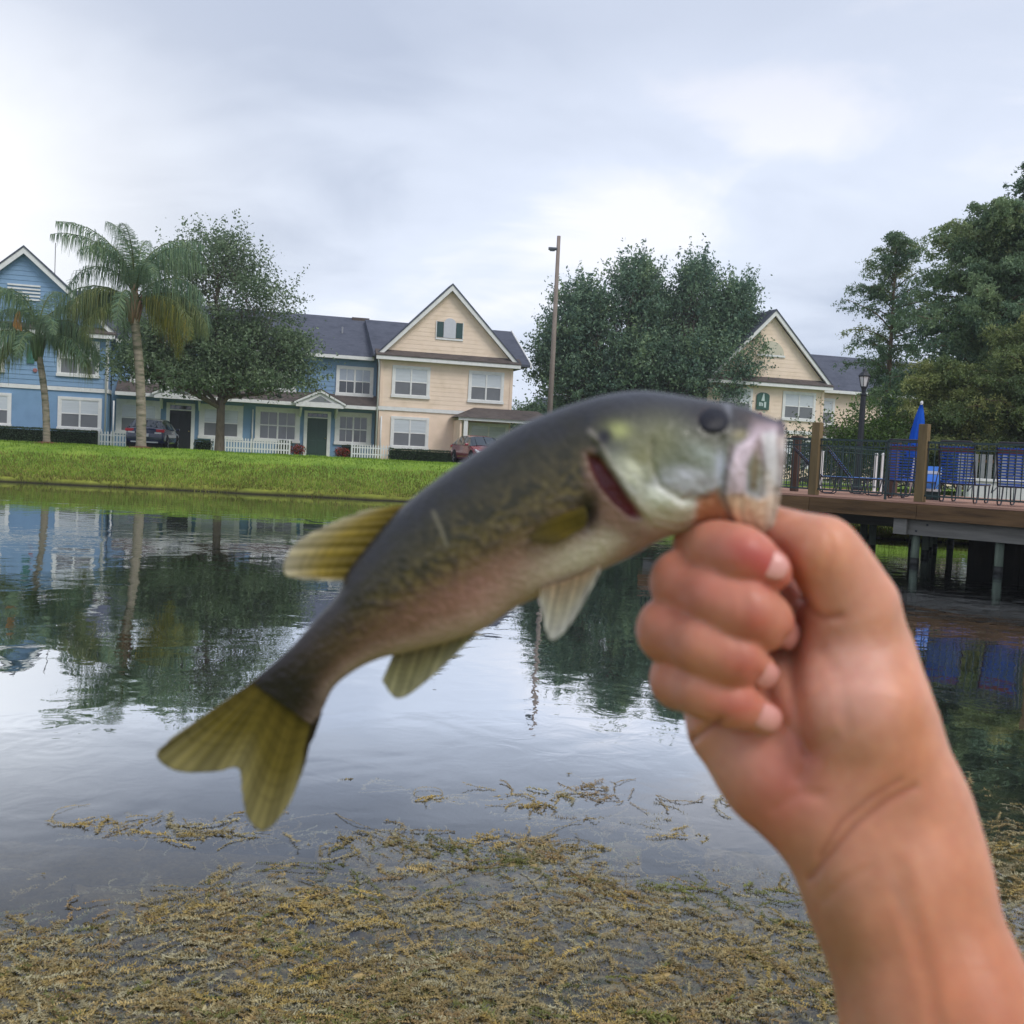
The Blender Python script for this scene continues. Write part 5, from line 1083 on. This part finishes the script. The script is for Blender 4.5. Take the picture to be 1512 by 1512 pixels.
Cc = mixc(Cc, L3(216, 214, 190), 0.85 * mh * blob(U, Vv, 930, 706, 30, 11, 42)); Cc = mixc(Cc, L3(228, 228, 214), 0.9 * mh * blob(U, Vv, 980, 738, 20, 13, 10)); Cc = mixc(Cc, L3(192, 192, 200), 0.7 * mh * blob(U, Vv, 1025, 715, 34, 18))  # pale gill cover patches; the silver one is a painted highlight
Cc = mixc(Cc, L3(204, 194, 172), 0.7 * mh * blob(U, Vv, 990, 765, 40, 14)); Cc = mixc(Cc, L3(126, 120, 96), 0.4 * mh * np.exp(-(seg_dist(U, Vv, PRE) / 4) ** 2)); Cc = mixc(Cc, L3(176, 130, 116), 0.6 * mh * np.exp(-(seg_dist(U, Vv, [(960, 768), (1000, 776), (1030, 770)]) / 3) ** 2))
Cc = mixc(Cc, L3(176, 178, 170), 0.4 * mh * np.clip(nC * 2, 0, 1) * (Vv > 690))
Cc = mixc(Cc, L3(40, 37, 40), 0.97 * pmask(U, Vv, [(1074, 596), (1126, 604), (1134, 628), (1108, 642), (1080, 640)], 5)); Cc = mixc(Cc, L3(150, 138, 90), 0.8 * blob(U, Vv, 1090, 642, 12, 8))
Cc = mixc(Cc, L3(196, 200, 210), 0.75 * blob(U, Vv, 1074, 604, 5, 12, -10)); Cc = mixc(Cc, L3(40, 36, 42), 0.95 * blob(U, Vv, 1154, 634, 13, 17))  # painted bluish-white glint, then the dark snout tip
Cc = mixc(Cc, L3(186, 164, 172), 0.9 * pmask(U, Vv, [(1112, 618), (1150, 626), (1146, 700), (1100, 660)], 7))
Cc = mixc(Cc, L3(200, 184, 178), 0.92 * np.clip((U - 1124) / 10, 0, 1) * np.clip((Vv - 640) / 10, 0, 1)); Cc = mixc(Cc, L3(206, 186, 196), 0.95 * m1_); Cc = mixc(Cc, L3(206, 202, 202), 0.9 * m2_); Cc = mixc(Cc, L3(118, 102, 74), 0.9 * mg_)
Cc = mixc(Cc, L3(222, 188, 158), 0.95 * mj_); Cc = mixc(Cc, L3(206, 196, 186), 0.6 * blob(U, Vv, 1138, 760, 9, 50)); Cc = mixc(Cc, L3(182, 118, 84), 0.95 * mb_); Cc = mixc(Cc, L3(92, 26, 42), 0.98 * msl)
Cc = mixc(Cc, L3(112, 30, 44), 0.7 * blob(U, Vv, 934, 752, 10, 16, -40))
Cc = mixc(Cc, L3(150, 142, 118), 0.55 * np.exp(-(seg_dist(U, Vv, [(640, 756), (650, 780), (660, 806)]) / 2.6) ** 2))
Cc = mixc(Cc, L3(60, 56, 56), 0.75 * blob(U, Vv, 1050, 622, 40, 32))
Cc = mixc(Cc, L3(44, 42, 46), 0.85 * blob(U, Vv, 1046, 606, 40, 18)); ridge = seg_dist(U, Vv, EDGE); Cc = mixc(Cc, L3(190, 178, 168), 0.5 * np.exp(-((ridge - 3) / 5) ** 2) * mh)  # dark round the eye; pale highlight painted along the gill cover edge
Cc = mixc(Cc, L3(30, 28, 38), 0.97 * blob(U, Vv, 892, 646, 12, 14, 25)); Cc = mixc(Cc, L3(30, 24, 22), 0.85 * blob(U, Vv, 866, 752, 15, 34, 12))  # black gill cover spot, then more painted shade in the hollow
Cc = Cc * (1 + 0.10 * nC + 0.08 * nz(U, Vv, 0.5, 14))[..., None]
for (a_, b2, r1_, r2_, an_, cl_, am_) in ((1040, 672, 26, 12, 30, (170, 178, 172), .6), (1012, 700, 18, 9, 10, (206, 206, 220), .85), (1062, 690, 9, 22, 0, (200, 204, 224), .7), (958, 700, 10, 22, 20, (150, 150, 110), .5), (1000, 722, 24, 6, 12, (120, 112, 104), .55), (1040, 712, 16, 6, -10, (128, 118, 120), .5), (966, 728, 12, 10, 0, (246, 246, 236), .95), (1002, 744, 16, 8, 0, (246, 246, 238), .95), (935, 690, 18, 7, 40, (238, 236, 210), .85), (975, 650, 22, 26, 0, (120, 118, 78), .5), (1112, 620, 22, 10, 20, (84, 70, 66), .7)):  # cheek patches, with silver highlights painted in among them
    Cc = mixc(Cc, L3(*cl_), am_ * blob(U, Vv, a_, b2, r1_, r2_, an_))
for P_, w_, c_, a_ in (([(1078, 658), (1070, 700), (1067, 732), (1078, 762), (1094, 790)], 3.5, (92, 72, 78), .7), ([(1118, 612), (1140, 618), (1156, 624)], 6, (60, 50, 58), .85), ([(1120, 650), (1126, 690), (1122, 732)], 3, (110, 90, 84), .6), ([(1146, 650), (1150, 700), (1142, 760)], 3, (150, 126, 122), .6), ([(1004, 736), (1024, 728), (1046, 734)], 3, (110, 92, 88), .6), ([(1100, 738), (1112, 770), (1130, 792)], 3, (176, 132, 110), .5)):
    Cc = mixc(Cc, L3(*c_), a_ * np.exp(-(seg_dist(U, Vv, P_) / w_) ** 2))
_st = nz(U * 6.0, Vv, 0.02, 21) * 0.6 + nz(U * 2.0, Vv * 0.5, 0.06, 23) * 0.4; Cc = Cc * (1 + 0.55 * _st * np.clip((U - 1066) / 12, 0, 1) * mh)[..., None]
# --- mesh: near half and far half share the top and bottom lines
nearp = fpt(_UG, _VG, zoff); farp = fpt(_UG, _VG, -zoff)
ring = np.concatenate([nearp, farp[:, -2:0:-1]], 1); rc_ = np.concatenate([Cc, Cc[:, -2:0:-1]], 1); M_ = ring.shape[1]
# mouth: the last ring turns in and runs back as a hollow throat
inner = []; ic = []
lastc = ring[-1].mean(0); RD_ = L3(196, 140, 126); DK_ = L3(96, 50, 48)
for k, (s_, back) in enumerate(((1.03, -3), (1.00, -7), (0.93, -7), (0.86, 0), (0.80, 20), (0.72, 60), (0.55, 110), (0.3, 150), (0.02, 165))):
    tgt = fpt(np.array(1146.0), np.array(709.0), np.array(0.0)) if k < 4 else fpt(np.array(1146.0 - back), np.array(709.0 - back * 0.08), np.array(0.0))
    sh = (fpt(np.array(1146.0 - back), np.array(709.0), np.array(0.0)) - fpt(np.array(1146.0), np.array(709.0), np.array(0.0)))
    inner.append(lastc + (ring[-1] - lastc) * s_ + sh); ic.append(np.broadcast_to(RD_ * (1 - k / 8) + DK_ * (k / 8), (M_, 3)) if k > 1 else rc_[-1])
allr = np.concatenate([ring, np.array(inner)], 0); allc = np.concatenate([rc_, np.array(ic)], 0); NR = len(allr)
vv = allr.reshape(-1, 3); ii = np.arange(NR - 1)[:, None] * M_; jj = np.arange(M_)[None]; j2 = (jj + 1) % M_
ff = np.stack([ii + jj, ii + j2, ii + M_ + j2, ii + M_ + jj], -1).reshape(-1, 4)
M_fish = mat('fish_skin', None, 0.42, 0.4, attr='col', var=0.07, scale=180, bump=0.00035, bscale=520, coat=0.14)
_n = M_fish.node_tree.nodes; _l = M_fish.node_tree.links          # scales: small cells raised over the skin
_v = _n.new('ShaderNodeTexVoronoi'); _v.inputs['Scale'].default_value = 520; _tc = _n.new('ShaderNodeTexCoord'); _l.new(_tc.outputs['Object'], _v.inputs['Vector'])
_b = _n.new('ShaderNodeBump'); _b.inputs['Distance'].default_value = 0.0006; _b.inputs['Strength'].default_value = 0.5; _l.new(_v.outputs['Distance'], _b.inputs['Height'])
_p = [q for q in _n if q.type == 'BSDF_PRINCIPLED'][0]; _l.new(_p.inputs['Normal'].links[0].from_socket, _b.inputs['Normal']); _l.new(_b.outputs[0], _p.inputs['Normal'])
cap = np.array([np.r_[np.arange(M_)]])
me = np_mesh('fish_body', vv, ff, allc.reshape(-1, 3), smooth=True)
bm = bmesh.new(); bm.from_mesh(me); bm.verts.ensure_lookup_table(); bm.faces.new([bm.verts[i] for i in range(M_)]); bmesh.ops.recalc_face_normals(bm, faces=bm.faces); bm.to_mesh(me); bm.free()
body = link('fish_body', me, M_fish, fish)
# eye: dark glassy dome in a thin dark gold ring
def surf_off(u, v):
    i = np.argmin((U - u) ** 2 + (Vv - v) ** 2); return float(zoff.ravel()[i]) / PXM
def disc_obj(name, cx, cy, rx, ry, off, bulge, m, par, n=28, ring_in=None, a=0.0, tilt=0.62):
    vs = []; fs = []; R_ = 7 if ring_in is None else 3
    for i in range(R_ + 1):
        q = i / R_ if ring_in is None else ring_in + (1 - ring_in) * i / R_
        for j in range(n):
            t = 2 * math.pi * j / n; x, y = rx * q * math.cos(t), ry * q * math.sin(t); c_, s_ = math.cos(a), math.sin(a)
            vs.append(fpj(np.array(cx + x * c_ - y * s_), np.array(cy + x * s_ + y * c_), np.array((surf_off(cx + x * c_ - y * s_, cy + x * s_ + y * c_) + off + bulge * math.sqrt(max(0, 1 - q * q))) * PXM)))
    fs = [(i * n + j, i * n + (j + 1) % n, (i + 1) * n + (j + 1) % n, (i + 1) * n + j) for i in range(R_) for j in range(n)]
    return link(name, np_mesh(name, np.array(vs), np.array(fs), smooth=True), m, par)
eo = 60
ey = disc_obj('eye', 1054, 621, 24, 21, -1.5, 9, mat('fish_eye', lin(26, 26, 36), 0.5, 0.3, var=0.2), fish, a=0.15)
disc_obj('eye_ring', 1054, 621, 27, 24, -1, 3, mat('fish_iris', lin(58, 46, 44), 0.2, 0.5, var=0.2, scale=200), ey, ring_in=0.80, a=0.15)

def fin(name, basep, tipp, cols, off0=0.0, nray=16, amp=1.2, nb=64, no=36, par=None, curve=0.0, tint=None, edge=None):
    """membrane between a base line and an outer edge, corrugated by its rays, with real thickness"""
    Bp = cr(basep, nb); Tp = cr(tipp, nb); q = np.linspace(0, 1, no)[None]; s_ = np.linspace(0, 1, nb)[:, None]
    u = Bp[:, 0:1] + (Tp[:, 0:1] - Bp[:, 0:1]) * q; v = Bp[:, 1:2] + (Tp[:, 1:2] - Bp[:, 1:2]) * q
    rays = np.cos(s_ * nray * 2 * math.pi + 0 * q); off = off0 + curve * q ** 2 + amp * rays * (0.4 + 0.6 * (1 - q)) + 2.0 * np.sin(s_ * 5 + q * 3)
    c0, c1, c2 = [L3(*c_) for c_ in cols]; w1 = np.clip(q * 2, 0, 1)[..., None]; w2 = np.clip(q * 2 - 1, 0, 1)[..., None]
    col = (c0 * (1 - w1) + c1 * w1) * (1 - w2) + c2 * w2; col = np.broadcast_to(col, (nb, no, 3)) * (1 + 0.17 * rays[..., None] * np.ones((1, 1, 1))) * (1 + 0.15 * np.sin(s_ * 37)[..., None])
    col = col * (1 - 0.25 * (np.abs(np.sin(q * 26 + s_ * 3)) < 0.25)[..., None] * (q[..., None] < 0.8))
    if edge is not None: 
        m = np.clip((s_ - edge[0]) / 0.06, 0, 1) if edge[1] > 0 else np.clip((edge[0] - s_) / 0.04, 0, 1)
        col = mixc(np.array(col), L3(44, 36, 30), np.broadcast_to(m * 0.85, (nb, no)))
    P = fpj(u, v, off * PXM + 0 * u).reshape(-1, 3); f = np.array([(i * no + j, (i + 1) * no + j, (i + 1) * no + j + 1, i * no + j + 1) for i in range(nb - 1) for j in range(no - 1)])
    o = link(name, np_mesh(name, P, f, np.clip(col, 0, 1).reshape(-1, 3), smooth=True), M_fin, par or fish)
    so = o.modifiers.new('thickness', 'SOLIDIFY'); so.thickness = 0.0005
    return o
M_fin = mat('fin_membrane', None, 0.4, 0.4, attr='col', var=0.08, scale=120, trans=0.6)
fin('tail_fin', [(384, 1000), (398, 1006), (412, 1026), (440, 1046), (466, 1058)][:5],
    [(262, 1084), (232, 1114), (262, 1138), (318, 1139), (352, 1134), (358, 1170), (366, 1206), (391, 1226), (425, 1190), (452, 1125)], [(124, 108, 44), (142, 128, 62), (176, 166, 120)], nray=20, amp=1.2, nb=120, no=50, edge=(0.93, 1))
fin('tail_fin_edge', [(384, 1000), (380, 1004)], [(262, 1084), (236, 1110)], [(100, 86, 44), (104, 92, 52), (116, 104, 70)], nray=2, nb=10, no=30, off0=1.5)
fin('tail_fin_edge', [(462, 1066), (476, 1052)], [(446, 1120), (464, 1088)], [(60, 50, 40), (70, 60, 44), (80, 70, 50)], nray=2, nb=10, no=20, off0=1.5)
fin('dorsal_fin', [(606, 744), (580, 770), (552, 806), (522, 846), (520, 852)], [(545, 752), (482, 776), (432, 808), (424, 850), (506, 858)], [(134, 116, 44), (186, 166, 88), (214, 206, 184)], nray=11, amp=1.3, nb=90, off0=0)
fin('anal_fin', [(584, 958), (612, 952), (655, 944), (704, 928)], [(564, 1004), (588, 1031), (630, 1006), (700, 940)], [(158, 140, 108), (172, 166, 128), (186, 182, 150)], nray=10, amp=1.4, off0=0)
fin('pelvic_fin', [(798, 868), (830, 860), (862, 848), (886, 834)], [(797, 890), (812, 944), (842, 922), (886, 846)], [(196, 172, 140), (206, 200, 180), (212, 212, 206)], nray=9, amp=1.4, off0=52, curve=8)
fin('pectoral_fin', [(862, 748), (866, 756), (867, 768), (862, 780)], [(816, 762), (788, 784), (786, 798), (822, 802)], [(112, 98, 40), (140, 120, 46), (112, 98, 58)], nray=9, amp=1.2, off0=92, curve=-4)

# ================================================================ THE HAND
def cc3(px, py, d): return np.array([(px - 756) / F * d, -(py - 756) / F * d, d], dtype=np.float32)
VX = 0.0011
lo = np.array([0.036, -0.345, 0.185]); hi = np.array([0.215, 0.012, 0.415]); dims = np.ceil((hi - lo) / VX).astype(int)
GX = (lo[0] + VX * np.arange(dims[0])).astype(np.float32); GY = (lo[1] + VX * np.arange(dims[1])).astype(np.float32); GZ = (lo[2] + VX * np.arange(dims[2])).astype(np.float32)
def smin(a, b_, k): h = np.maximum(k - np.abs(a - b_), 0) / k; return np.minimum(a, b_) - h * h * k * 0.25
def field(): return np.full(tuple(dims), 0.05, np.float32)
def capsule(Fd, a, b_, ra, rb, k, squash=None):
    """tapered capsule joined into field Fd with blend k; a, b as (px, py, depth), radii in photo pixels at their depth"""
    A, B = cc3(*a), cc3(*b_); ra = ra * a[2] / F; rb = rb * b_[2] / F; m = max(ra, rb) + 0.016
    l = np.maximum(((np.minimum(A, B) - m - lo) / VX).astype(int), 0); h = np.minimum(((np.maximum(A, B) + m - lo) / VX).astype(int) + 1, dims)
    if (h <= l).any(): return
    sl = tuple(slice(int(l[i]), int(h[i])) for i in range(3))
    x = GX[sl[0]][:, None, None] - A[0]; y = GY[sl[1]][None, :, None] - A[1]; z = GZ[sl[2]][None, None, :] - A[2]; D = B - A; dd = float(D @ D) + 1e-12
    t = np.clip((x * D[0] + y * D[1] + z * D[2]) / dd, 0, 1)
    d = np.sqrt((x - t * D[0]) ** 2 + (y - t * D[1]) ** 2 + (z - t * D[2]) ** 2) - (ra + (rb - ra) * t)
    Fd[sl] = smin(Fd[sl], d.astype(np.float32), k)
def chain(Fd, pts, k=0.006):
    for p, q in zip(pts[:-1], pts[1:]): capsule(Fd, p[:3], q[:3], p[3], q[3], k)
palmF = field()
chain(palmF, [(1088, 1070, .371, 74), (1150, 1140, .360, 78), (1228, 1212, .352, 78), (1280, 1325, .342, 78), (1352, 1540, .325, 93), (1500, 2000, .28, 130), (1640, 2600, .235, 165)], 0.010)
chain(palmF, [(1264, 968, .360, 66), (1264, 1050, .352, 100), (1308, 1148, .351, 84), (1340, 1210, .350, 82), (1366, 1290, .345, 78), (1412, 1460, .328, 88), (1570, 1900, .285, 132), (1720, 2600, .235, 165)], 0.012)
chain(palmF, [(1060, 1010, .386, 58), (1120, 860, .386, 52)], 0.010); chain(palmF, [(1100, 980, .380, 66), (1180, 1060, .371, 74), (1270, 1180, .354, 76), (1325, 1310, .342, 84), (1390, 1500, .326, 98)], 0.014)
chain(palmF, [(1160, 900, .382, 50), (1250, 980, .372, 70)], 0.014)
chain(palmF, [(1264, 968, .360, 66), (1258, 895, .353, 60)], 0.012)
chain(palmF, [(1258, 895, .353, 58), (1232, 842, .351, 49), (1212, 812, .350, 46)], 0.008)
chain(palmF, [(1212, 812, .350, 46), (1174, 798, .358, 37), (1118, 764, .366, 28)], 0.006)
FING = {'index': [(1130, 852, .386, 46), (1036, 808, .364, 36), (1060, 812, .350, 37), (1094, 822, .342, 39), (1136, 841, .341, 34)],
        'middle': [(1112, 885, .388, 48), (1010, 860, .360, 44), (1060, 882, .345, 43), (1100, 902, .340, 42), (1128, 918, .345, 36), (1150, 934, .358, 26)],
        'ring': [(1098, 940, .388, 46), (990, 930, .360, 44), (1040, 951, .345, 41), (1080, 969, .341, 38), (1119, 989, .347, 27)],
        'little': [(1082, 1005, .385, 44), (1006, 1002, .360, 40), (1040, 1018, .347, 36), (1078, 1035, .344, 31), (1126, 1057, .346, 26)]}
hand = palmF
for kf in ('middle', 'ring', 'little', 'index'):
    fF = field(); chain(fF, FING[kf], 0.007); hand = smin(hand, fF, 0.0012)
# creases cut into the near surface
PXg = (GX[:, None, None] / GZ[None, None, :] * F + 756); PYg = (-GY[None, :, None] / GZ[None, None, :] * F + 756)
def crease(P, w, dep):
    P = np.array(P, float); x0, y0 = P.min(0) - 3 * w; x1, y1 = P.max(0) + 3 * w; zs = GZ < 0.372; zi = np.where(zs)[0]
    X = PXg[:, 0, zi]; Y = PYg[0][:, zi]
    sx_ = np.where(((X > x0) & (X < x1)).any(1))[0]; sy_ = np.where(((Y > y0) & (Y < y1)).any(1))[0]
    if len(sx_) == 0 or len(sy_) == 0: return
    a, b_, c_, d_ = sx_[0], sx_[-1] + 1, sy_[0], sy_[-1] + 1
    u, v = np.broadcast_arrays(X[a:b_, None, :], Y[None, c_:d_, :]); dd = seg_dist(u, v, P)
    hand[a:b_, c_:d_, zi[0]:zi[-1] + 1] += (dep * np.exp(-(dd / w) ** 2)).astype(np.float32)
crease([(1186, 884), (1200, 902), (1216, 911), (1240, 909)], 7, 0.0011)
crease([(1166, 950), (1170, 1000), (1182, 1060), (1192, 1110)], 12, 0.0018)
crease([(1010, 1104), (1036, 1082), (1064, 1062)], 5, 0.0016)
crease([(1196, 1296), (1225, 1262), (1262, 1218), (1310, 1180), (1350, 1160)], 7, 0.0008)
crease([(1212, 1262), (1240, 1214), (1290, 1172), (1330, 1150)], 7, 0.0005)
crease([(1180, 1150), (1200, 1110), (1230, 1090)], 10, 0.0009)
crease([(1152, 806), (1168, 822), (1179, 850), (1190, 884)], 6, 0.0010)
for P_, w_, d_ in (([(1094, 864), (1100, 892), (1094, 926)], 7, .0003), ([(1082, 942), (1090, 962), (1084, 996)], 7, .0003),
        ([(1222, 790), (1228, 812), (1216, 850)], 5, .0005), ([(1120, 1000), (1150, 1060), (1210, 1120)], 9, .0007), ([(1210, 960), (1240, 1000), (1250, 1080)], 10, .0004), ([(1345, 1270), (1372, 1360), (1402, 1512)], 16, -.0004), ([(1300, 1290), (1330, 1380), (1368, 1520)], 14, -.0003), ([(1322, 1280), (1350, 1370), (1386, 1516)], 12, .0003),
        ([(1216, 1330), (1250, 1300), (1290, 1280)], 6, .0005), ([(1140, 1195), (1180, 1170), (1210, 1175)], 9, .0006)):
    crease(P_, w_, d_)
import openvdb
grid = openvdb.FloatGrid(); grid.background = 0.05; grid.copyFromArray(hand); pts_, quads_ = grid.convertToQuads(isovalue=0.0)
pts_ = np.asarray(pts_, float); quads_ = np.asarray(quads_, dtype=int)
cp = lo + pts_ * VX
# light smoothing
e_ = np.concatenate([quads_[:, [0, 1]], quads_[:, [1, 2]], quads_[:, [2, 3]], quads_[:, [3, 0]]]); 
for it in range(4):
    acc = np.zeros_like(cp); cn_ = np.zeros(len(cp)); np.add.at(acc, e_[:, 0], cp[e_[:, 1]]); np.add.at(acc, e_[:, 1], cp[e_[:, 0]]); np.add.at(cn_, e_[:, 0], 1); np.add.at(cn_, e_[:, 1], 1)
    w_ = 0.5 if it % 2 == 0 else -0.51
    cp = cp + w_ * (acc / np.maximum(cn_, 1)[:, None] - cp)
hu = cp[:, 0] / cp[:, 2] * F + 756; hv = -cp[:, 1] / cp[:, 2] * F + 756
wp = EYE + cp[:, 0:1] * RT + cp[:, 1:2] * UP + cp[:, 2:3] * FW
HORG = near(1330, 1250, 0.345)
col = np.broadcast_to(L3(214, 148, 116), (len(cp), 3)).copy()
def hb(c_, amt, *b_):
    global col
    m = np.clip(amt * blob(hu, hv, *b_), 0, 1); col = col * (1 - m[:, None]) + L3(*c_) * m[:, None]
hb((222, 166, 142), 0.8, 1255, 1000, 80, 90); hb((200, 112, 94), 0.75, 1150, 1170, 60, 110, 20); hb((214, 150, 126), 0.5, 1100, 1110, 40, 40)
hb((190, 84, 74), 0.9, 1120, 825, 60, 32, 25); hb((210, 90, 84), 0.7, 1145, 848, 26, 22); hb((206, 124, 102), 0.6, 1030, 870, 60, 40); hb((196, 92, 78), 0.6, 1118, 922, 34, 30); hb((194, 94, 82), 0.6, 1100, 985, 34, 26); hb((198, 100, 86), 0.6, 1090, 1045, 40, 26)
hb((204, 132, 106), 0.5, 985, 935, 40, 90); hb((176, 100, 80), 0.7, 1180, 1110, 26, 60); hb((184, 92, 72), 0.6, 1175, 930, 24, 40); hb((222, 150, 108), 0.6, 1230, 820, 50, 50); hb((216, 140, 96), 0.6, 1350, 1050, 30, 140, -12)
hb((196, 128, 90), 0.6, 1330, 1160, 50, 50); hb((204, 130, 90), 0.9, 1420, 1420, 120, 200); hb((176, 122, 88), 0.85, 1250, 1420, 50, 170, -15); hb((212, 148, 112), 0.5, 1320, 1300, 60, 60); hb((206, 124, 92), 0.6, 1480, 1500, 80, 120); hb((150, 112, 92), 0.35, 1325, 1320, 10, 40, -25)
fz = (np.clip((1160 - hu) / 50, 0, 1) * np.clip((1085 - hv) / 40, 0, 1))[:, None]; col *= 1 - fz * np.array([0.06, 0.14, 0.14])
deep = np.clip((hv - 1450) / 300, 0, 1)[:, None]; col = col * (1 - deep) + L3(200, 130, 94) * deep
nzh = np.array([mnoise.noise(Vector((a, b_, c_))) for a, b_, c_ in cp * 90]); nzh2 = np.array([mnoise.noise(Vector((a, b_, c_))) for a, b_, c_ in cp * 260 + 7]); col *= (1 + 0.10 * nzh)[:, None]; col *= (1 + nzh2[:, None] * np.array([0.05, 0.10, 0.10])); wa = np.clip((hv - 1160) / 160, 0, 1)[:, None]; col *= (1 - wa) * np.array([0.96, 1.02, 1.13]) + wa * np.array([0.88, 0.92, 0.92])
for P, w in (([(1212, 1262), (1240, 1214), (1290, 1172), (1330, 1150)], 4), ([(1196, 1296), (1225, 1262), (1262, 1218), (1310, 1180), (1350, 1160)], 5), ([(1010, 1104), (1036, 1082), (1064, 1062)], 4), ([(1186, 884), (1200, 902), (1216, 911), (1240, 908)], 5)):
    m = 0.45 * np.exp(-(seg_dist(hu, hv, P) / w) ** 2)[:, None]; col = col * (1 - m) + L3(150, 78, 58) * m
person = thing('person', 'right hand and bare forearm of a person pinching the fish by its lower jaw', 'person', tuple(HORG))
M_skin = mat('skin', None, 0.42, 0.38, attr='col', var=0.04, scale=60, bump=0.00022, bscale=420, sss=0.0012)
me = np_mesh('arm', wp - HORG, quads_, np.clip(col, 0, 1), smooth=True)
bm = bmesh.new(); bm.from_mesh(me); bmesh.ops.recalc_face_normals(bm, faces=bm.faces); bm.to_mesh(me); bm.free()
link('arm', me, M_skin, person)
M_nail = mat('nail', lin(218, 154, 144), 0.34, 0.4, var=0.05, scale=200, coat=0.1)
def nail(a, b_, rpx, rot, t0=0.25, t1=1.0, half=48):
    A, B = cc3(*a).astype(float), cc3(*b_).astype(float); D = B - A; Ln = np.linalg.norm(D); D /= Ln; r = rpx * b_[2] / F
    tov = -(A + B) / 2; tov = tov / np.linalg.norm(tov); upv = tov - D * (tov @ D); upv /= np.linalg.norm(upv); sdv = np.cross(D, upv)
    vs = []; n1, n2 = 10, 9
    for i in range(n1):
        t = i / (n1 - 1); q = t0 + (t1 - t0) * t; wid = half * (0.80 + 0.20 * math.sin(math.pi * min(1, t * 1.1 + 0.1))) * (1 if t < 0.75 else math.sqrt(max(0.05, 1 - ((t - 0.75) / 0.27) ** 2)))
        for j in range(n2):
            an = math.radians(rot + wid * (j / (n2 - 1) * 2 - 1)); ax = q * Ln; over = max(0, ax - Ln); rr = math.sqrt(max(1e-8, r * r - over * over)) if over < r else 1e-4
            p = A + D * ax + (upv * math.cos(an) + sdv * math.sin(an)) * (rr + 0.00035); vs.append(EYE + p[0] * RT + p[1] * UP + p[2] * FW - HORG)
    f = [(i * n2 + j, i * n2 + j + 1, (i + 1) * n2 + j + 1, (i + 1) * n2 + j) for i in range(n1 - 1) for j in range(n2 - 1)]
    o = link('fingernail', np_mesh('fingernail', np.array(vs), np.array(f), smooth=True), M_nail, person); so = o.modifiers.new('thickness', 'SOLIDIFY'); so.thickness = 0.0005; so.offset = -1
nail((1088, 819, .343), (1136, 841, .341), 34.5, 14, 0.72, 1.42, 34)
nail((1128, 918, .345), (1150, 934, .358), 28, 15, 0.2, 1.6, 42)
nail((1080, 969, .341), (1119, 989, .347), 28.5, -5, 0.7, 1.4, 38)
nail((1078, 1035, .344), (1126, 1057, .346), 27, 0, 0.68, 1.36, 42)
# ================================================================ ADDED HAZE: thin volume that veils and lifts the dark trees
hzm = bpy.data.materials.new('added_haze'); hzm.use_nodes = True; N = hzm.node_tree.nodes; N.clear()
_o = N.new('ShaderNodeOutputMaterial'); _v = N.new('ShaderNodeVolumePrincipled'); _v.inputs['Color'].default_value = (0.90, 0.95, 1.0, 1); _v.inputs['Density'].default_value = 0.0006; _v.inputs['Anisotropy'].default_value = 0.1
hzm.node_tree.links.new(_v.outputs[0], _o.inputs['Volume'])
tag(MB().box(-460, 460, -80, 940, -2.3, 19).obj('haze', hzm, None), 'thin pale haze added over the pond to lift the dark trees', kind='stuff')
